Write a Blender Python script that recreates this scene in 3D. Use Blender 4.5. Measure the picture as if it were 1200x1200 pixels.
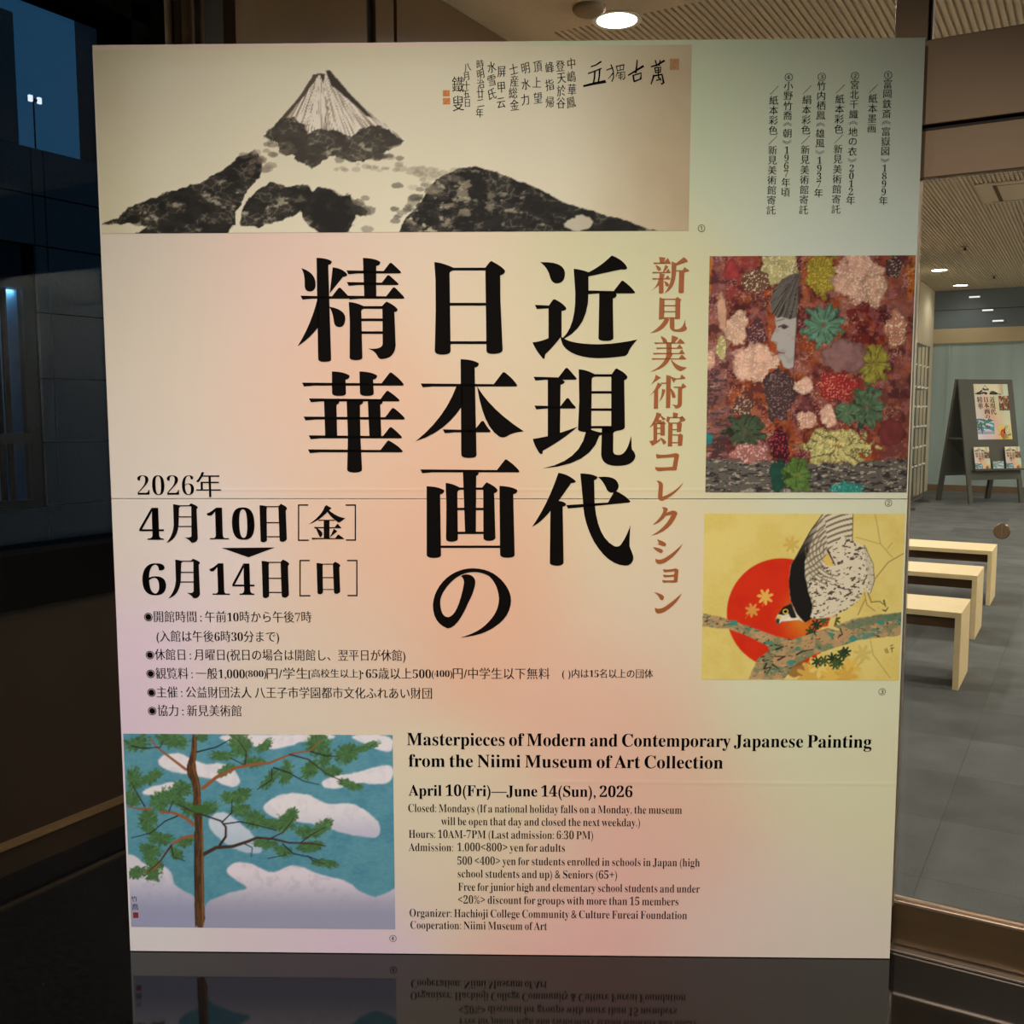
import bpy, bmesh, math, random
import numpy as np
from mathutils import Vector, Matrix
from mathutils.geometry import tessellate_polygon
random.seed(7)
SC = bpy.context.scene
for o in list(bpy.data.objects): bpy.data.objects.remove(o)
COL = SC.collection

# ------------------------------------------------------------------ camera, sky, lights, exposure
EYE = 1.447
CAM = np.array([0.39746, -2.72822, EYE])
FPX, PITCH, ROLL, YAW = 1182.07, 0.10232, -0.00136, 0.52193
_f = np.array([-math.sin(YAW), math.cos(YAW)])
CF = np.array([_f[0]*math.cos(PITCH), _f[1]*math.cos(PITCH), -math.sin(PITCH)])
_r = np.array([_f[1], -_f[0], 0.0]); _u = np.cross(_r, CF)
CR = _r*math.cos(ROLL) + _u*math.sin(ROLL); CU = _u*math.cos(ROLL) - _r*math.sin(ROLL)
cd = bpy.data.cameras.new('camera'); cd.sensor_width = 36.0; cd.lens = FPX/1200*36.0
cd.clip_start = 0.05; cd.clip_end = 200
cam = bpy.data.objects.new('camera', cd); COL.objects.link(cam)
cam.matrix_world = Matrix(((CR[0], CU[0], -CF[0], CAM[0]), (CR[1], CU[1], -CF[1], CAM[1]), (CR[2], CU[2], -CF[2], CAM[2]), (0, 0, 0, 1)))
SC.camera = cam
SC.view_settings.view_transform = 'Standard'; SC.view_settings.look = 'None'
SC.view_settings.exposure = 0.0; SC.view_settings.gamma = 1.0; SC.view_settings.use_curve_mapping = False
SC.render.film_transparent = False
wd = bpy.data.worlds.new('dusk_sky'); SC.world = wd; wd.use_nodes = True
wd.node_tree.nodes['Background'].inputs[0].default_value = (0.017, 0.0645, 0.110, 1)   # deep blue dusk
wd.node_tree.nodes['Background'].inputs[1].default_value = 1.0

BOARD_W, BOARD_H, BOARD_ROT = 2.02006, 2.33197, 0.50057
BR = np.array([0.0, -0.0417, 0.0])                      # bottom right corner of the board's face
BU = np.array([math.cos(BOARD_ROT), math.sin(BOARD_ROT), 0.0])
XL, ZC, YF = -2.493, 3.45, 16.33                         # left wall, ceiling, far wall

def spot(name, loc, target, power, color, angle, blend, size):
    l = bpy.data.lights.new(name, 'SPOT'); l.energy = power; l.color = color
    l.spot_size = math.radians(angle); l.spot_blend = blend; l.shadow_soft_size = size
    o = bpy.data.objects.new(name, l); COL.objects.link(o); o.location = loc
    o.rotation_euler = (Vector(target)-Vector(loc)).to_track_quat('-Z', 'Y').to_euler()
    return o
WARM = (1.0, 0.93, 0.85); NEUT = (1.0, 0.95, 0.86)
# the vestibule's ceiling lamps: one downlight close to the board, accent spots added farther back to even its light, general downlights
VEST = [(-0.78, -1.62), (1.13, -4.21), (-0.20, -4.60), (-1.7, -5.2)]
VAIM = [(-0.78, -1.52, 0.0), (-0.76, -0.43, -0.20), (-0.80, -0.45, 0.05), (-1.7, -5.2, 0.0)]
VSPEC = [(74, 116, 0.8), (800, 62, 0.95), (380, 62, 0.95), (30, 130, 0.6)]
for (x, y), aim, (p, an, bl) in zip(VEST, VAIM, VSPEC):
    spot('downlight_lamp', (x, y, ZC-0.03), aim, p, WARM, an, bl, 0.07)
LOBBY = [(-1.849, 2.275), (-1.75, 5.0), (-1.70, 7.8), (-1.68, 10.6), (-1.671, 13.393), (-1.616, 15.55),
         (1.7, 3.2), (1.7, 6.2), (1.7, 9.2), (1.7, 12.2), (1.7, 15.2)]
for x, y in LOBBY:
    spot('downlight_lamp', (x, y, ZC-0.03), (x, y, 0), (16 if y > 15 else 60) if y > 13 and x < 0 else 170, NEUT, 160, 0.5, 0.09)
for y in (1.6, 4.6, 8.0, 11.5, 14.5):                  # added unseen lamps, bounced off the right wall to brighten the ceiling
    spot('bounce_fill_lamp', (3.5, y, ZC-0.05), (4.6, y, 1.9), 420, NEUT, 120, 0.8, 0.09)

# ------------------------------------------------------------------ helpers
def ray(px, py): return CF + CR*(px-600)/FPX + CU*(600-py)/FPX
def on_plane(px, py, axis, val):
    r = ray(px, py); return CAM + r*(val-CAM[axis])/r[axis]
BN = np.array([BU[1], -BU[0], 0.0])                      # board face normal (towards the viewer)
def on_board(px, py):                                    # photo pixel -> (x from the board's middle, z) on the board's face
    r = ray(px, py); t = ((BR-CAM)@BN)/(r@BN); P = CAM+r*t
    return float((P-BR)@BU + BOARD_W/2), float(P[2])
def board_to_px(x, z):
    x = np.asarray(x, float); z = np.asarray(z, float)
    P = BR[None]+np.outer((x-BOARD_W/2).ravel(), BU); P[:, 2] = z.ravel()
    d = P-CAM; w = d@CF
    return (600+FPX*(d@CR)/w).reshape(x.shape), (600-FPX*(d@CU)/w).reshape(x.shape)

def lin(c):
    c = np.asarray(c, float)
    return np.where(c <= 0.04045, c/12.92, ((np.maximum(c, 0)+0.055)/1.055)**2.4)
def rgb(r, g, b): return tuple(float(v) for v in lin(np.array([r, g, b])/255.0))+(1.0,)

def mat(name, color, rough=0.5, metal=0.0, spec=0.5, noise=None, bump=None, attr=False, coat=0.0):
    m = bpy.data.materials.new(name); m.use_nodes = True
    nt = m.node_tree; b = nt.nodes['Principled BSDF']
    b.inputs['Base Color'].default_value = color; b.inputs['Roughness'].default_value = rough
    b.inputs['Metallic'].default_value = metal; b.inputs['Specular IOR Level'].default_value = spec
    tc = nt.nodes.new('ShaderNodeTexCoord')
    if attr:
        a = nt.nodes.new('ShaderNodeAttribute'); a.attribute_name = 'print'
        nt.links.new(a.outputs['Color'], b.inputs['Base Color'])
    if noise:                                            # (scale, detail, amount, stretch)
        sc, det, amt, st = noise
        mp = nt.nodes.new('ShaderNodeMapping'); mp.inputs['Scale'].default_value = st
        n = nt.nodes.new('ShaderNodeTexNoise'); n.inputs['Scale'].default_value = sc; n.inputs['Detail'].default_value = det
        r = nt.nodes.new('ShaderNodeMapRange'); r.inputs['From Min'].default_value = 0.3; r.inputs['From Max'].default_value = 0.7
        r.inputs['To Min'].default_value = 1-amt; r.inputs['To Max'].default_value = 1+amt
        mx = nt.nodes.new('ShaderNodeVectorMath'); mx.operation = 'SCALE'; mx.inputs[0].default_value = color[:3]
        nt.links.new(tc.outputs['Object'], mp.inputs['Vector']); nt.links.new(mp.outputs[0], n.inputs['Vector'])
        nt.links.new(n.outputs['Fac'], r.inputs['Value']); nt.links.new(r.outputs[0], mx.inputs['Scale'])
        nt.links.new(mx.outputs[0], b.inputs['Base Color'])
    if bump:                                             # (scale, strength, distance)
        n = nt.nodes.new('ShaderNodeTexNoise'); n.inputs['Scale'].default_value = bump[0]; n.inputs['Detail'].default_value = 4
        bp = nt.nodes.new('ShaderNodeBump'); bp.inputs['Strength'].default_value = bump[1]; bp.inputs['Distance'].default_value = bump[2]
        nt.links.new(tc.outputs['Object'], n.inputs['Vector']); nt.links.new(n.outputs['Fac'], bp.inputs['Height'])
        nt.links.new(bp.outputs[0], b.inputs['Normal'])
    if coat: b.inputs['Coat Weight'].default_value = coat
    return m
def emit(name, color, strength):
    m = bpy.data.materials.new(name); m.use_nodes = True; nt = m.node_tree; nt.nodes.clear()
    e = nt.nodes.new('ShaderNodeEmission'); e.inputs[0].default_value = color; e.inputs[1].default_value = strength
    o = nt.nodes.new('ShaderNodeOutputMaterial'); nt.links.new(e.outputs[0], o.inputs[0]); return m
def glass(name, tint, refl=1.0, ior=1.45):
    m = bpy.data.materials.new(name); m.use_nodes = True; nt = m.node_tree; nt.nodes.clear()
    t = nt.nodes.new('ShaderNodeBsdfTransparent'); t.inputs[0].default_value = tint
    g = nt.nodes.new('ShaderNodeBsdfGlossy'); g.inputs['Roughness'].default_value = 0.0
    f = nt.nodes.new('ShaderNodeFresnel'); f.inputs[0].default_value = ior
    k = nt.nodes.new('ShaderNodeMath'); k.operation = 'MULTIPLY'; k.inputs[1].default_value = refl
    mx = nt.nodes.new('ShaderNodeMixShader'); o = nt.nodes.new('ShaderNodeOutputMaterial')
    nt.links.new(f.outputs[0], k.inputs[0]); nt.links.new(k.outputs[0], mx.inputs[0])
    nt.links.new(t.outputs[0], mx.inputs[1]); nt.links.new(g.outputs[0], mx.inputs[2]); nt.links.new(mx.outputs[0], o.inputs[0])
    return m

class MB:                                                # collects faces, then builds one mesh object
    def __init__(s): s.v = []; s.f = []; s.sm = []
    def add(s, vs, fs, smooth=False):
        k = len(s.v); s.v += [tuple(map(float, p)) for p in vs]
        for f in fs: s.f.append(tuple(k+i for i in f)); s.sm.append(smooth)
        return s
    def box(s, x0, x1, y0, y1, z0, z1):
        return s.hexa([(x0, y0, z0), (x1, y0, z0), (x1, y1, z0), (x0, y1, z0), (x0, y0, z1), (x1, y0, z1), (x1, y1, z1), (x0, y1, z1)])
    def hexa(s, v): return s.add(v, [(3, 2, 1, 0), (4, 5, 6, 7), (0, 1, 5, 4), (1, 2, 6, 5), (2, 3, 7, 6), (3, 0, 4, 7)])
    def bar(s, a, b, w, d, up=(0, 0, 1)):                # rectangular bar from a to b
        a = Vector(a); b = Vector(b); t = (b-a).normalized(); up = Vector(up)
        if abs(t.dot(up)) > 0.98: up = Vector((0, 1, 0))
        n = t.cross(up).normalized(); q = n.cross(t)
        vs = []
        for p in (a, b):
            for i, j in ((-1, -1), (1, -1), (1, 1), (-1, 1)): vs.append(p+n*i*w/2+q*j*d/2)
        return s.add(vs, [(3, 2, 1, 0), (4, 5, 6, 7), (0, 1, 5, 4), (1, 2, 6, 5), (2, 3, 7, 6), (3, 0, 4, 7)])
    def tube(s, pts, r, seg=8, closed=False):
        pts = [Vector(p) for p in pts]; n = len(pts); vs = []; fs = []
        for i, p in enumerate(pts):
            if closed: t = (pts[(i+1) % n]-pts[i-1])
            else: t = pts[min(i+1, n-1)]-pts[max(i-1, 0)]
            t.normalize(); up = Vector((0, 0, 1)) if abs(t.z) < 0.95 else Vector((1, 0, 0))
            a = t.cross(up).normalized(); b = a.cross(t)
            for k in range(seg):
                w = 2*math.pi*k/seg; vs.append(p+a*math.cos(w)*r+b*math.sin(w)*r)
        for i in range(n if closed else n-1):
            j = (i+1) % n
            for k in range(seg): fs.append((i*seg+k, i*seg+(k+1) % seg, j*seg+(k+1) % seg, j*seg+k))
        if not closed: fs += [tuple(range(seg-1, -1, -1)), tuple((n-1)*seg+k for k in range(seg))]
        return s.add(vs, fs, True)
    def lathe(s, prof, c, axis='z', seg=32):             # prof: (r, h)
        vs = []; fs = []
        for r, h in prof:
            for k in range(seg):
                w = 2*math.pi*k/seg; a, b = r*math.cos(w), r*math.sin(w)
                vs.append((c[0]+a, c[1]+b, c[2]+h) if axis == 'z' else ((c[0]+a, c[1]+h, c[2]+b) if axis == 'y' else (c[0]+h, c[1]+a, c[2]+b)))
        for i in range(len(prof)-1):
            for k in range(seg): fs.append((i*seg+k, i*seg+(k+1) % seg, (i+1)*seg+(k+1) % seg, (i+1)*seg+k))
        fs += [tuple(range(seg-1, -1, -1)), tuple((len(prof)-1)*seg+k for k in range(seg))]
        return s.add(vs, fs, True)
    def build(s, name, m, parent=None, bevel=0.0):
        me = bpy.data.meshes.new(name); me.from_pydata(s.v, [], s.f)
        me.polygons.foreach_set('use_smooth', s.sm)
        bm = bmesh.new(); bm.from_mesh(me); bmesh.ops.recalc_face_normals(bm, faces=bm.faces); bm.to_mesh(me); bm.free()
        if m: me.materials.append(m)
        o = bpy.data.objects.new(name, me); COL.objects.link(o)
        if parent: o.parent = parent
        if bevel:
            md = o.modifiers.new('soft_edge', 'BEVEL'); md.width = bevel; md.segments = 2; md.limit_method = 'ANGLE'
        if any(s.sm) and not all(s.sm) or (s.sm and s.sm[0]):
            try: me.set_sharp_from_angle(angle=math.radians(40))
            except Exception: pass
        return o
def tag(o, label=None, cat=None, group=None, kind=None):
    if label: o['label'] = label
    if cat: o['category'] = cat
    if group: o['group'] = group
    if kind: o['kind'] = kind
    return o
def empty(name, loc, rz, label, cat, group=None, kind=None):
    o = bpy.data.objects.new(name, None); COL.objects.link(o); o.location = loc; o.rotation_euler = (0, 0, rz)
    return tag(o, label, cat, group, kind)
def struct(o, label=None):
    o['kind'] = 'structure'
    if label: o['label'] = label
    return o
def copy_thing(root, loc, label, group=None, rz=None):
    r = root.copy(); COL.objects.link(r); r.location = loc; r['label'] = label
    if group: r['group'] = group
    if rz is not None: r.rotation_euler = (0, 0, rz)
    for ch in list(root.children):
        c = ch.copy(); COL.objects.link(c); c.parent = r
        for g in list(ch.children):
            d = g.copy(); COL.objects.link(d); d.parent = c
    return r

# ------------------------------------------------------------------ materials
M = {}
M['granite'] = mat('black_polished_granite', rgb(14, 14, 15), 0.06, spec=0.5, noise=(60, 5, 0.5, (1, 1, 1)), bump=(9, 0.02, 0.004))
M['carpet'] = mat('grey_carpet', rgb(86, 88, 90), 0.95, spec=0.1, noise=(5, 8, 0.22, (1, 3, 1)), bump=(400, 0.5, 0.003))
M['ceiling'] = mat('ribbed_ceiling_board', rgb(216, 200, 176), 0.9, spec=0.1, noise=(90, 3, 0.06, (1, 1, 1)))
M['brown'] = mat('brown_panel', rgb(116, 92, 66), 0.45, spec=0.4, noise=(2.5, 4, 0.07, (1, 1, 1)))
M['darkbrown'] = mat('dark_brown_panel', rgb(38, 28, 17), 0.5, spec=0.3, noise=(2, 3, 0.1, (1, 1, 1)))
M['bronze'] = mat('bronze_metal', rgb(112, 88, 58), 0.38, metal=0.35, noise=(3, 3, 0.06, (1, 1, 1)))
M['bronzedark'] = mat('dark_bronze_rail', rgb(72, 54, 30), 0.4, metal=0.3, noise=(3, 3, 0.1, (1, 1, 8)))
M['steel'] = mat('brushed_steel', rgb(196, 178, 160), 0.28, metal=0.9, noise=(4, 3, 0.05, (1, 1, 1)))
M['chrome'] = mat('steel_wire', rgb(104, 102, 94), 0.35, metal=0.6, noise=(8, 2, 0.04, (1, 1, 1)))
M['black'] = mat('black_frame', rgb(10, 9, 8), 0.45, noise=(8, 2, 0.1, (1, 1, 1)))
M['gap'] = mat('black_gap', rgb(8, 7, 6), 0.9, spec=0.1, noise=(8, 2, 0.1, (1, 1, 1)))
M['oak'] = mat('pale_wood', rgb(240, 216, 166), 0.5, spec=0.3, noise=(6, 6, 0.06, (2, 14, 14)))
M['oakdark'] = mat('brown_wood_apron_shade', rgb(96, 72, 48), 0.6, spec=0.3, noise=(6, 6, 0.1, (2, 14, 14)))  # the apron's brown holds the shade under the seat
M['signgrey'] = mat('dark_grey_board', rgb(84, 84, 76), 0.7, spec=0.3, noise=(6, 3, 0.05, (1, 1, 1)))
M['beige'] = mat('beige_wall', rgb(208, 196, 168), 0.8, spec=0.2, noise=(4, 3, 0.03, (1, 1, 1)))
M['tealwall'] = mat('pale_teal_wall', rgb(160, 178, 176), 0.5, spec=0.4, noise=(1.2, 3, 0.07, (6, 1, 0.4)))
M['lintel'] = mat('beige_lintel', rgb(186, 168, 136), 0.6, spec=0.3, noise=(2, 3, 0.05, (1, 1, 1)))
M['bluegrey'] = mat('blue_grey_panel', rgb(104, 116, 122), 0.35, spec=0.5, noise=(1, 3, 0.05, (1, 1, 1)))
M['woodbase'] = mat('brown_skirting', rgb(120, 96, 70), 0.6, noise=(6, 4, 0.08, (1, 1, 1)))
M['tile'] = mat('outside_stone_tile', rgb(150, 114, 106), 0.7, spec=0.2, noise=(30, 5, 0.12, (1, 1, 1)))
M['tilejoint'] = mat('outside_tile_joint', rgb(30, 24, 28), 0.9, spec=0.1, noise=(30, 2, 0.1, (1, 1, 1)))
M['blind'] = mat('pale_blue_blind_slat', rgb(170, 205, 215), 0.8, noise=(5, 2, 0.1, (1, 1, 1)))
M['pane_out'] = glass('window_glass', (0.72, 0.80, 0.90, 1), 0.25)
M['pane_door'] = glass('door_glass', (0.97, 0.98, 0.97, 1), 0.30)
M['pane_transom'] = glass('coated_transom_glass', (0.97, 0.98, 0.97, 1), 0.06)
M['lamp'] = emit('lamp_diffuser', (1.0, 0.97, 0.90, 1), 14.0)
M['white'] = mat('white_enamel', rgb(225, 218, 205), 0.5, noise=(20, 2, 0.03, (1, 1, 1)))
M['sensor'] = mat('beige_plastic', rgb(150, 132, 108), 0.5, noise=(20, 2, 0.03, (1, 1, 1)))
M['print'] = mat('poster_paper', (0.8, 0.8, 0.8, 1), 0.55, spec=0.14, attr=True, bump=(22, 0.11, 0.006))
M['edge'] = mat('poster_board_edge', rgb(232, 226, 214), 0.6, noise=(20, 2, 0.03, (1, 1, 1)))
M['ink'] = mat('black_printing_ink', rgb(13, 9, 7), 0.7, spec=0.05, noise=(50, 2, 0.1, (1, 1, 1)))
M['brownink'] = mat('brown_printing_ink', rgb(158, 90, 46), 0.5, spec=0.25, noise=(50, 2, 0.05, (1, 1, 1)))
M['redink'] = mat('faded_red_seal_ink', rgb(206, 128, 66), 0.6, spec=0.2, noise=(160, 2, 0.25, (1, 1, 1)))

# ------------------------------------------------------------------ the setting
# polished black vestibule floor and the lobby's carpet beyond the glass
struct(MB().box(XL, 3.6, -6.2, 0.10, -0.05, 0).build('floor', M['granite']), 'polished black granite vestibule floor')
def carpet_floor():
    o = MB().box(XL, 4.7, 0.10, YF, -0.05, 0.0).build('floor_carpet', None)
    m = bpy.data.materials.new('grey_carpet_tiles'); m.use_nodes = True; nt = m.node_tree; b = nt.nodes['Principled BSDF']
    b.inputs['Roughness'].default_value = 0.95; b.inputs['Specular IOR Level'].default_value = 0.1
    tc = nt.nodes.new('ShaderNodeTexCoord'); br = nt.nodes.new('ShaderNodeTexBrick')
    br.offset = 0.0; br.inputs['Scale'].default_value = 1.0
    br.inputs['Brick Width'].default_value = 0.5; br.inputs['Row Height'].default_value = 0.5
    br.inputs['Mortar Size'].default_value = 0.002
    br.inputs['Color1'].default_value = rgb(104, 105, 103); br.inputs['Color2'].default_value = rgb(92, 93, 91); br.inputs['Mortar'].default_value = rgb(88, 89, 88)
    n = nt.nodes.new('ShaderNodeTexNoise'); n.inputs['Scale'].default_value = 4; n.inputs['Detail'].default_value = 9
    n2 = nt.nodes.new('ShaderNodeTexNoise'); n2.inputs['Scale'].default_value = 230
    ad = nt.nodes.new('ShaderNodeMath'); ad.operation = 'ADD'
    r = nt.nodes.new('ShaderNodeMapRange'); r.inputs['From Min'].default_value = 0.6; r.inputs['From Max'].default_value = 1.4
    r.inputs['To Min'].default_value = 0.68; r.inputs['To Max'].default_value = 1.32
    sc = nt.nodes.new('ShaderNodeVectorMath'); sc.operation = 'SCALE'
    nt.links.new(tc.outputs['Object'], br.inputs['Vector']); nt.links.new(tc.outputs['Object'], n.inputs['Vector']); nt.links.new(tc.outputs['Object'], n2.inputs['Vector'])
    nt.links.new(n.outputs['Fac'], ad.inputs[0]); nt.links.new(n2.outputs['Fac'], ad.inputs[1]); nt.links.new(ad.outputs[0], r.inputs['Value'])
    nt.links.new(br.outputs['Color'], sc.inputs[0]); nt.links.new(r.outputs[0], sc.inputs['Scale']); nt.links.new(sc.outputs[0], b.inputs['Base Color'])
    o.data.materials.append(m); struct(o, 'dark grey carpet tile floor of the lobby')
carpet_floor()

# ceiling: flat board with long ribs over the lobby
cb = MB().box(XL, 4.7, -6.2, YF, ZC+0.016, ZC+0.06)
def ribs(y0, y1):
    x = -2.2
    while x < 4.66:
        cb.box(x, x+0.021, y0, y1, ZC, ZC+0.018); x += 0.0365
cb.box(XL, -2.215, 0.1, YF, ZC, ZC+0.018); cb.box(-2.215, 4.7, 1.62, 2.27, ZC, ZC+0.018); cb.box(XL, 4.7, -6.2, 0.1, ZC, ZC+0.018)
ribs(0.1, 1.62); ribs(2.27, YF)
struct(cb.build('ceiling', M['ceiling']), 'tan ceiling board with long parallel ribs')

# left wall: brown panels with the window opening in the vestibule part
WZ0, WZ1, WY0, WY1 = 1.0, 2.75, -5.6, -0.29
wl = MB()
wl.box(XL-0.2, XL, -6.2, 0.0, 0, WZ0-0.17); wl.box(XL-0.2, XL, -6.2, 0.0, WZ1+0.06, ZC+0.06)
wl.box(XL-0.2, XL, -6.2, WY0, WZ0-0.17, WZ1+0.06); wl.box(XL-0.2, XL, WY1+0.05, 0.0, WZ0-0.17, WZ1+0.06)
struct(wl.build('wall_left', M['darkbrown']), 'dark brown vestibule wall below and around the window')
w2 = MB(); w2.box(XL-0.2, XL, 0.0, 0.222, 0, ZC+0.06); w2.box(XL-0.2, XL, 0.224, 1.010, 0, ZC+0.06); w2.box(XL-0.2, XL, 1.075, 1.21, 0, ZC+0.06); w2.box(XL-0.2, XL, 1.235, 10.0, 0, ZC+0.06)
w2.box(XL-0.2, -2.12, 10.0, YF, 0, ZC+0.06)
struct(w2.build('wall_lobby_left', M['brown']), 'brown panelled lobby wall behind the poster board')
struct(MB().box(XL-0.2, XL-0.02, 1.0, 1.24, 0, ZC).box(XL, XL+0.012, 0.03, 0.222, 0, ZC).build('trim_1', M['black']), 'dark recessed strip in the lobby wall')
struct(MB().box(XL, XL+0.03, -6.2, -0.02, 0.085, 0.10).build('trim_2', M['bronze']), 'thin bronze ledge above the skirting')
struct(MB().box(XL, XL+0.02, -6.2, -0.02, 0.0, 0.085).build('baseboard_left', M['darkbrown']), 'dark brown skirting under the window')
struct(MB().box(XL-0.20, XL+0.035, -6.2, -0.05, WZ0-0.17, WZ0).build('trim_3', M['gap'], bevel=0.004), 'black window sill')
struct(MB().box(XL-0.2, 3.8, -6.4, -6.2, -0.05, ZC+0.06).build('wall_back', M['darkbrown']))
struct(MB().box(3.6, 3.8, -6.2, 0.0, -0.05, ZC+0.06).build('wall_right', M['darkbrown']))
struct(MB().box(4.7, 4.9, 0.0, YF, -0.05, ZC+0.06).box(3.6, 4.9, -0.1, 0.0, -0.05, ZC+0.06).build('wall_lobby_right', M['white']))  # unseen wall, set close and white to bounce fill light
# window in the vestibule's left wall
wn = empty('window_1', (XL, WY1, WZ0), 0, 'large dark framed window in the left wall', 'window', kind='structure')
fr = MB().box(-0.16, 0.02, -0.005, 0.135, -0.1, WZ1-WZ0+0.4).box(-0.16, 0.02, WY0-WY1-0.06, 0.075, WZ1-WZ0, WZ1-WZ0+0.06).box(-0.16, 0.02, WY0-WY1-0.06, WY0-WY1, 0, WZ1-WZ0)
fr.build('frame', M['gap'], wn)
MB().box(-0.09, -0.08, WY0-WY1, 0.0, 0, WZ1-WZ0).build('pane', M['pane_out'], wn)
# glass screen between vestibule and lobby
struct(MB().box(-2.35, -2.29, 0.0, 0.09, 0, ZC).build('trim_4', M['brown']))
g = MB(); g.box(XL, XL+0.055, -0.11, -0.0, 0, ZC); struct(g.build('trim_5', M['bronzedark']), 'brown corner post beside the window')
struct(MB().box(XL, XL+0.012, -0.15, -0.115, 0, ZC).build('trim_6', M['steel']), 'grey metal strip beside the window')
struct(MB().box(XL+0.0, XL+0.062, -0.07, -0.058, 0, ZC).box(XL, XL+0.062, -0.024, -0.012, 0, ZC).build('trim_7', M['steel']), 'thin bright metal lines of the corner post')
# mullion, beam and header of the glass entrance
struct(MB().box(-0.078, -0.008, 0.0, 0.05, 0.0, 2.125).box(-0.078, 0.0, 0.0, 0.10, 2.338, ZC).build('trim_8', M['bronze'], bevel=0.002), 'bronze door post rising behind the poster board')
struct(MB().box(0.0005, 0.005, 0.002, 0.03, 2.34, ZC).build('trim_9', M['gap']))
struct(MB().box(-2.30, 3.6, -0.004, 0.10, 2.137, 2.338).build('trim_10', M['bronze'], bevel=0.002), 'wide bronze beam over the glass entrance')
struct(MB().box(-2.30, 3.6, 0.012, 0.09, 2.10, 2.137).build('trim_11', M['darkbrown']))
struct(MB().box(-2.30, 3.6, 0.004, 0.034, 2.012, 2.126).build('trim_12', M['bronze'], bevel=0.002), 'bronze header over the glass door')
struct(MB().box(-2.30, 3.6, 0.0, 0.10, 0.0, 0.008).build('trim_13', M['steel'], bevel=0.002), 'metal door threshold')
struct(MB().box(-0.008, -0.005, 0.018, 0.046, 0.12, 2.01).build('trim_14', M['steel']))
dr = empty('door_1', (0.02, 0.05, 0.012), 0, 'frameless glass door with bronze bottom rail', 'door', kind='structure')
MB().box(-0.024, 1.20, -0.005, 0.005, 0.118, 2.0).build('pane', M['pane_door'], dr)
MB().box(-0.0265, 1.20, -0.022, 0.022, 0.0, 0.118).build('bottom_rail', M['bronzedark'], dr)
MB().box(-0.0265, 1.20, -0.024, -0.018, 0.1135, 0.1195).box(-0.0265, 1.20, -0.010, -0.0055, 0.118, 0.128).build('rail_cap', M['steel'], dr)
pc = on_plane(1174.5, 622, 1, 0.04)
lk = MB().lathe([(0.0, -0.030), (0.017, -0.030), (0.019, -0.027), (0.019, -0.005)], (pc[0]-0.02, 0.0, pc[2]-0.012), 'y', 32).build('lock_disc', M['bronze'], dr)
MB().box(pc[0]-0.022, pc[0]-0.018, -0.0315, -0.030, pc[2]-0.03, pc[2]+0.006).build('lock_slot', M['steel'], lk)
struct(MB().box(1.225, 1.30, 0.0, 0.05, 0.0, 2.125).build('trim_18', M['bronze'], bevel=0.002), 'second bronze door post')
wn4 = empty('window_4', (1.30, 0.05, 0.0), 0, 'fixed glass pane beyond the door', 'window', kind='structure')
MB().box(0.0, 2.30, -0.005, 0.005, 0.12, 2.02).build('pane', M['pane_door'], wn4)
MB().box(0.0, 2.30, -0.022, 0.022, 0.008, 0.12).build('bottom_rail', M['bronzedark'], wn4)
wn2 = empty('window_2', (-2.29, 0.05, 0.0), 0, 'fixed glass pane behind the poster board', 'window', kind='structure')
MB().box(0.0, 2.21, -0.005, 0.005, 0.12, 2.02).build('pane', M['pane_door'], wn2)
MB().box(0.0, 2.21, -0.022, 0.022, 0.008, 0.12).build('bottom_rail', M['bronzedark'], wn2)
wn3 = empty('window_3', (0, 0.05, 2.338), 0, 'clear transom glass above the bronze beam', 'window', kind='structure')
MB().box(-2.29, -0.078, -0.004, 0.004, 0, ZC-2.338).build('pane', M['pane_transom'], wn3)
MB().box(0.013, 3.6, -0.004, 0.004, 0, ZC-2.338).build('pane', M['pane_transom'], wn3)
# far end of the lobby
fw = MB().box(-2.12, 4.7, YF, YF+0.2, 0, 2.555)
struct(fw.build('wall_far', M['tealwall']), 'pale teal wall behind the standing sign')
struct(MB().box(-2.12, 4.7, YF-0.05, YF+0.2, 2.555, 2.80).build('trim_15', M['lintel']), 'beige lintel across the far wall')
struct(MB().box(-2.12, 4.7, YF-0.02, YF+0.2, 2.80, ZC+0.06).build('wall_far_upper', M['bluegrey']), 'blue grey panel band under the ceiling')
struct(MB().box(-2.12, 4.7, YF-0.03, YF-0.02, 3.115, 3.122).build('trim_16', M['gap']))
struct(MB().box(-2.12, 4.7, YF-0.02, YF, 0, 0.11).build('baseboard_far', M['woodbase']), 'brown skirting of the far wall')
struct(MB().box(-2.12, -2.10, 13.0, YF-0.02, 0, ZC).build('wall_side', M['beige']), 'cream wall beside the wire rack')
struct(MB().box(-1.86, -1.83, YF-0.012, YF, 0.11, 2.555).box(0.02, 0.05, YF-0.012, YF, 0.11, 2.555).build('trim_17', M['tealwall']))

# ------------------------------------------------------------------ ceiling fittings
def downlight(loc):
    r = empty('ceiling_downlight', loc, 0, 'round ceiling downlight', 'ceiling light')
    MB().lathe([(0.108, 0.0), (0.128, -0.002), (0.130, -0.008), (0.108, -0.006)], (0, 0, 0)).build('trim_ring', M['white'], r)
    MB().lathe([(0.0, -0.007), (0.104, -0.007), (0.104, -0.001)], (0, 0, 0)).build('diffuser', M['lamp'], r)
    return r
d0 = downlight((LOBBY[0][0], LOBBY[0][1], ZC)); d0['label'] = 'large bright round downlight in the ceiling right above the poster board'
GL = 'round downlights in the ceilings'
d0['group'] = GL
dl_labels = {4: 'bright round downlight near the far end, left of the last one', 5: 'bright round downlight closest to the blue grey band'}
for i, (x, y) in enumerate(LOBBY):
    if i in (4, 5): copy_thing(d0, (x, y, ZC), dl_labels[i], GL)
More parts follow.
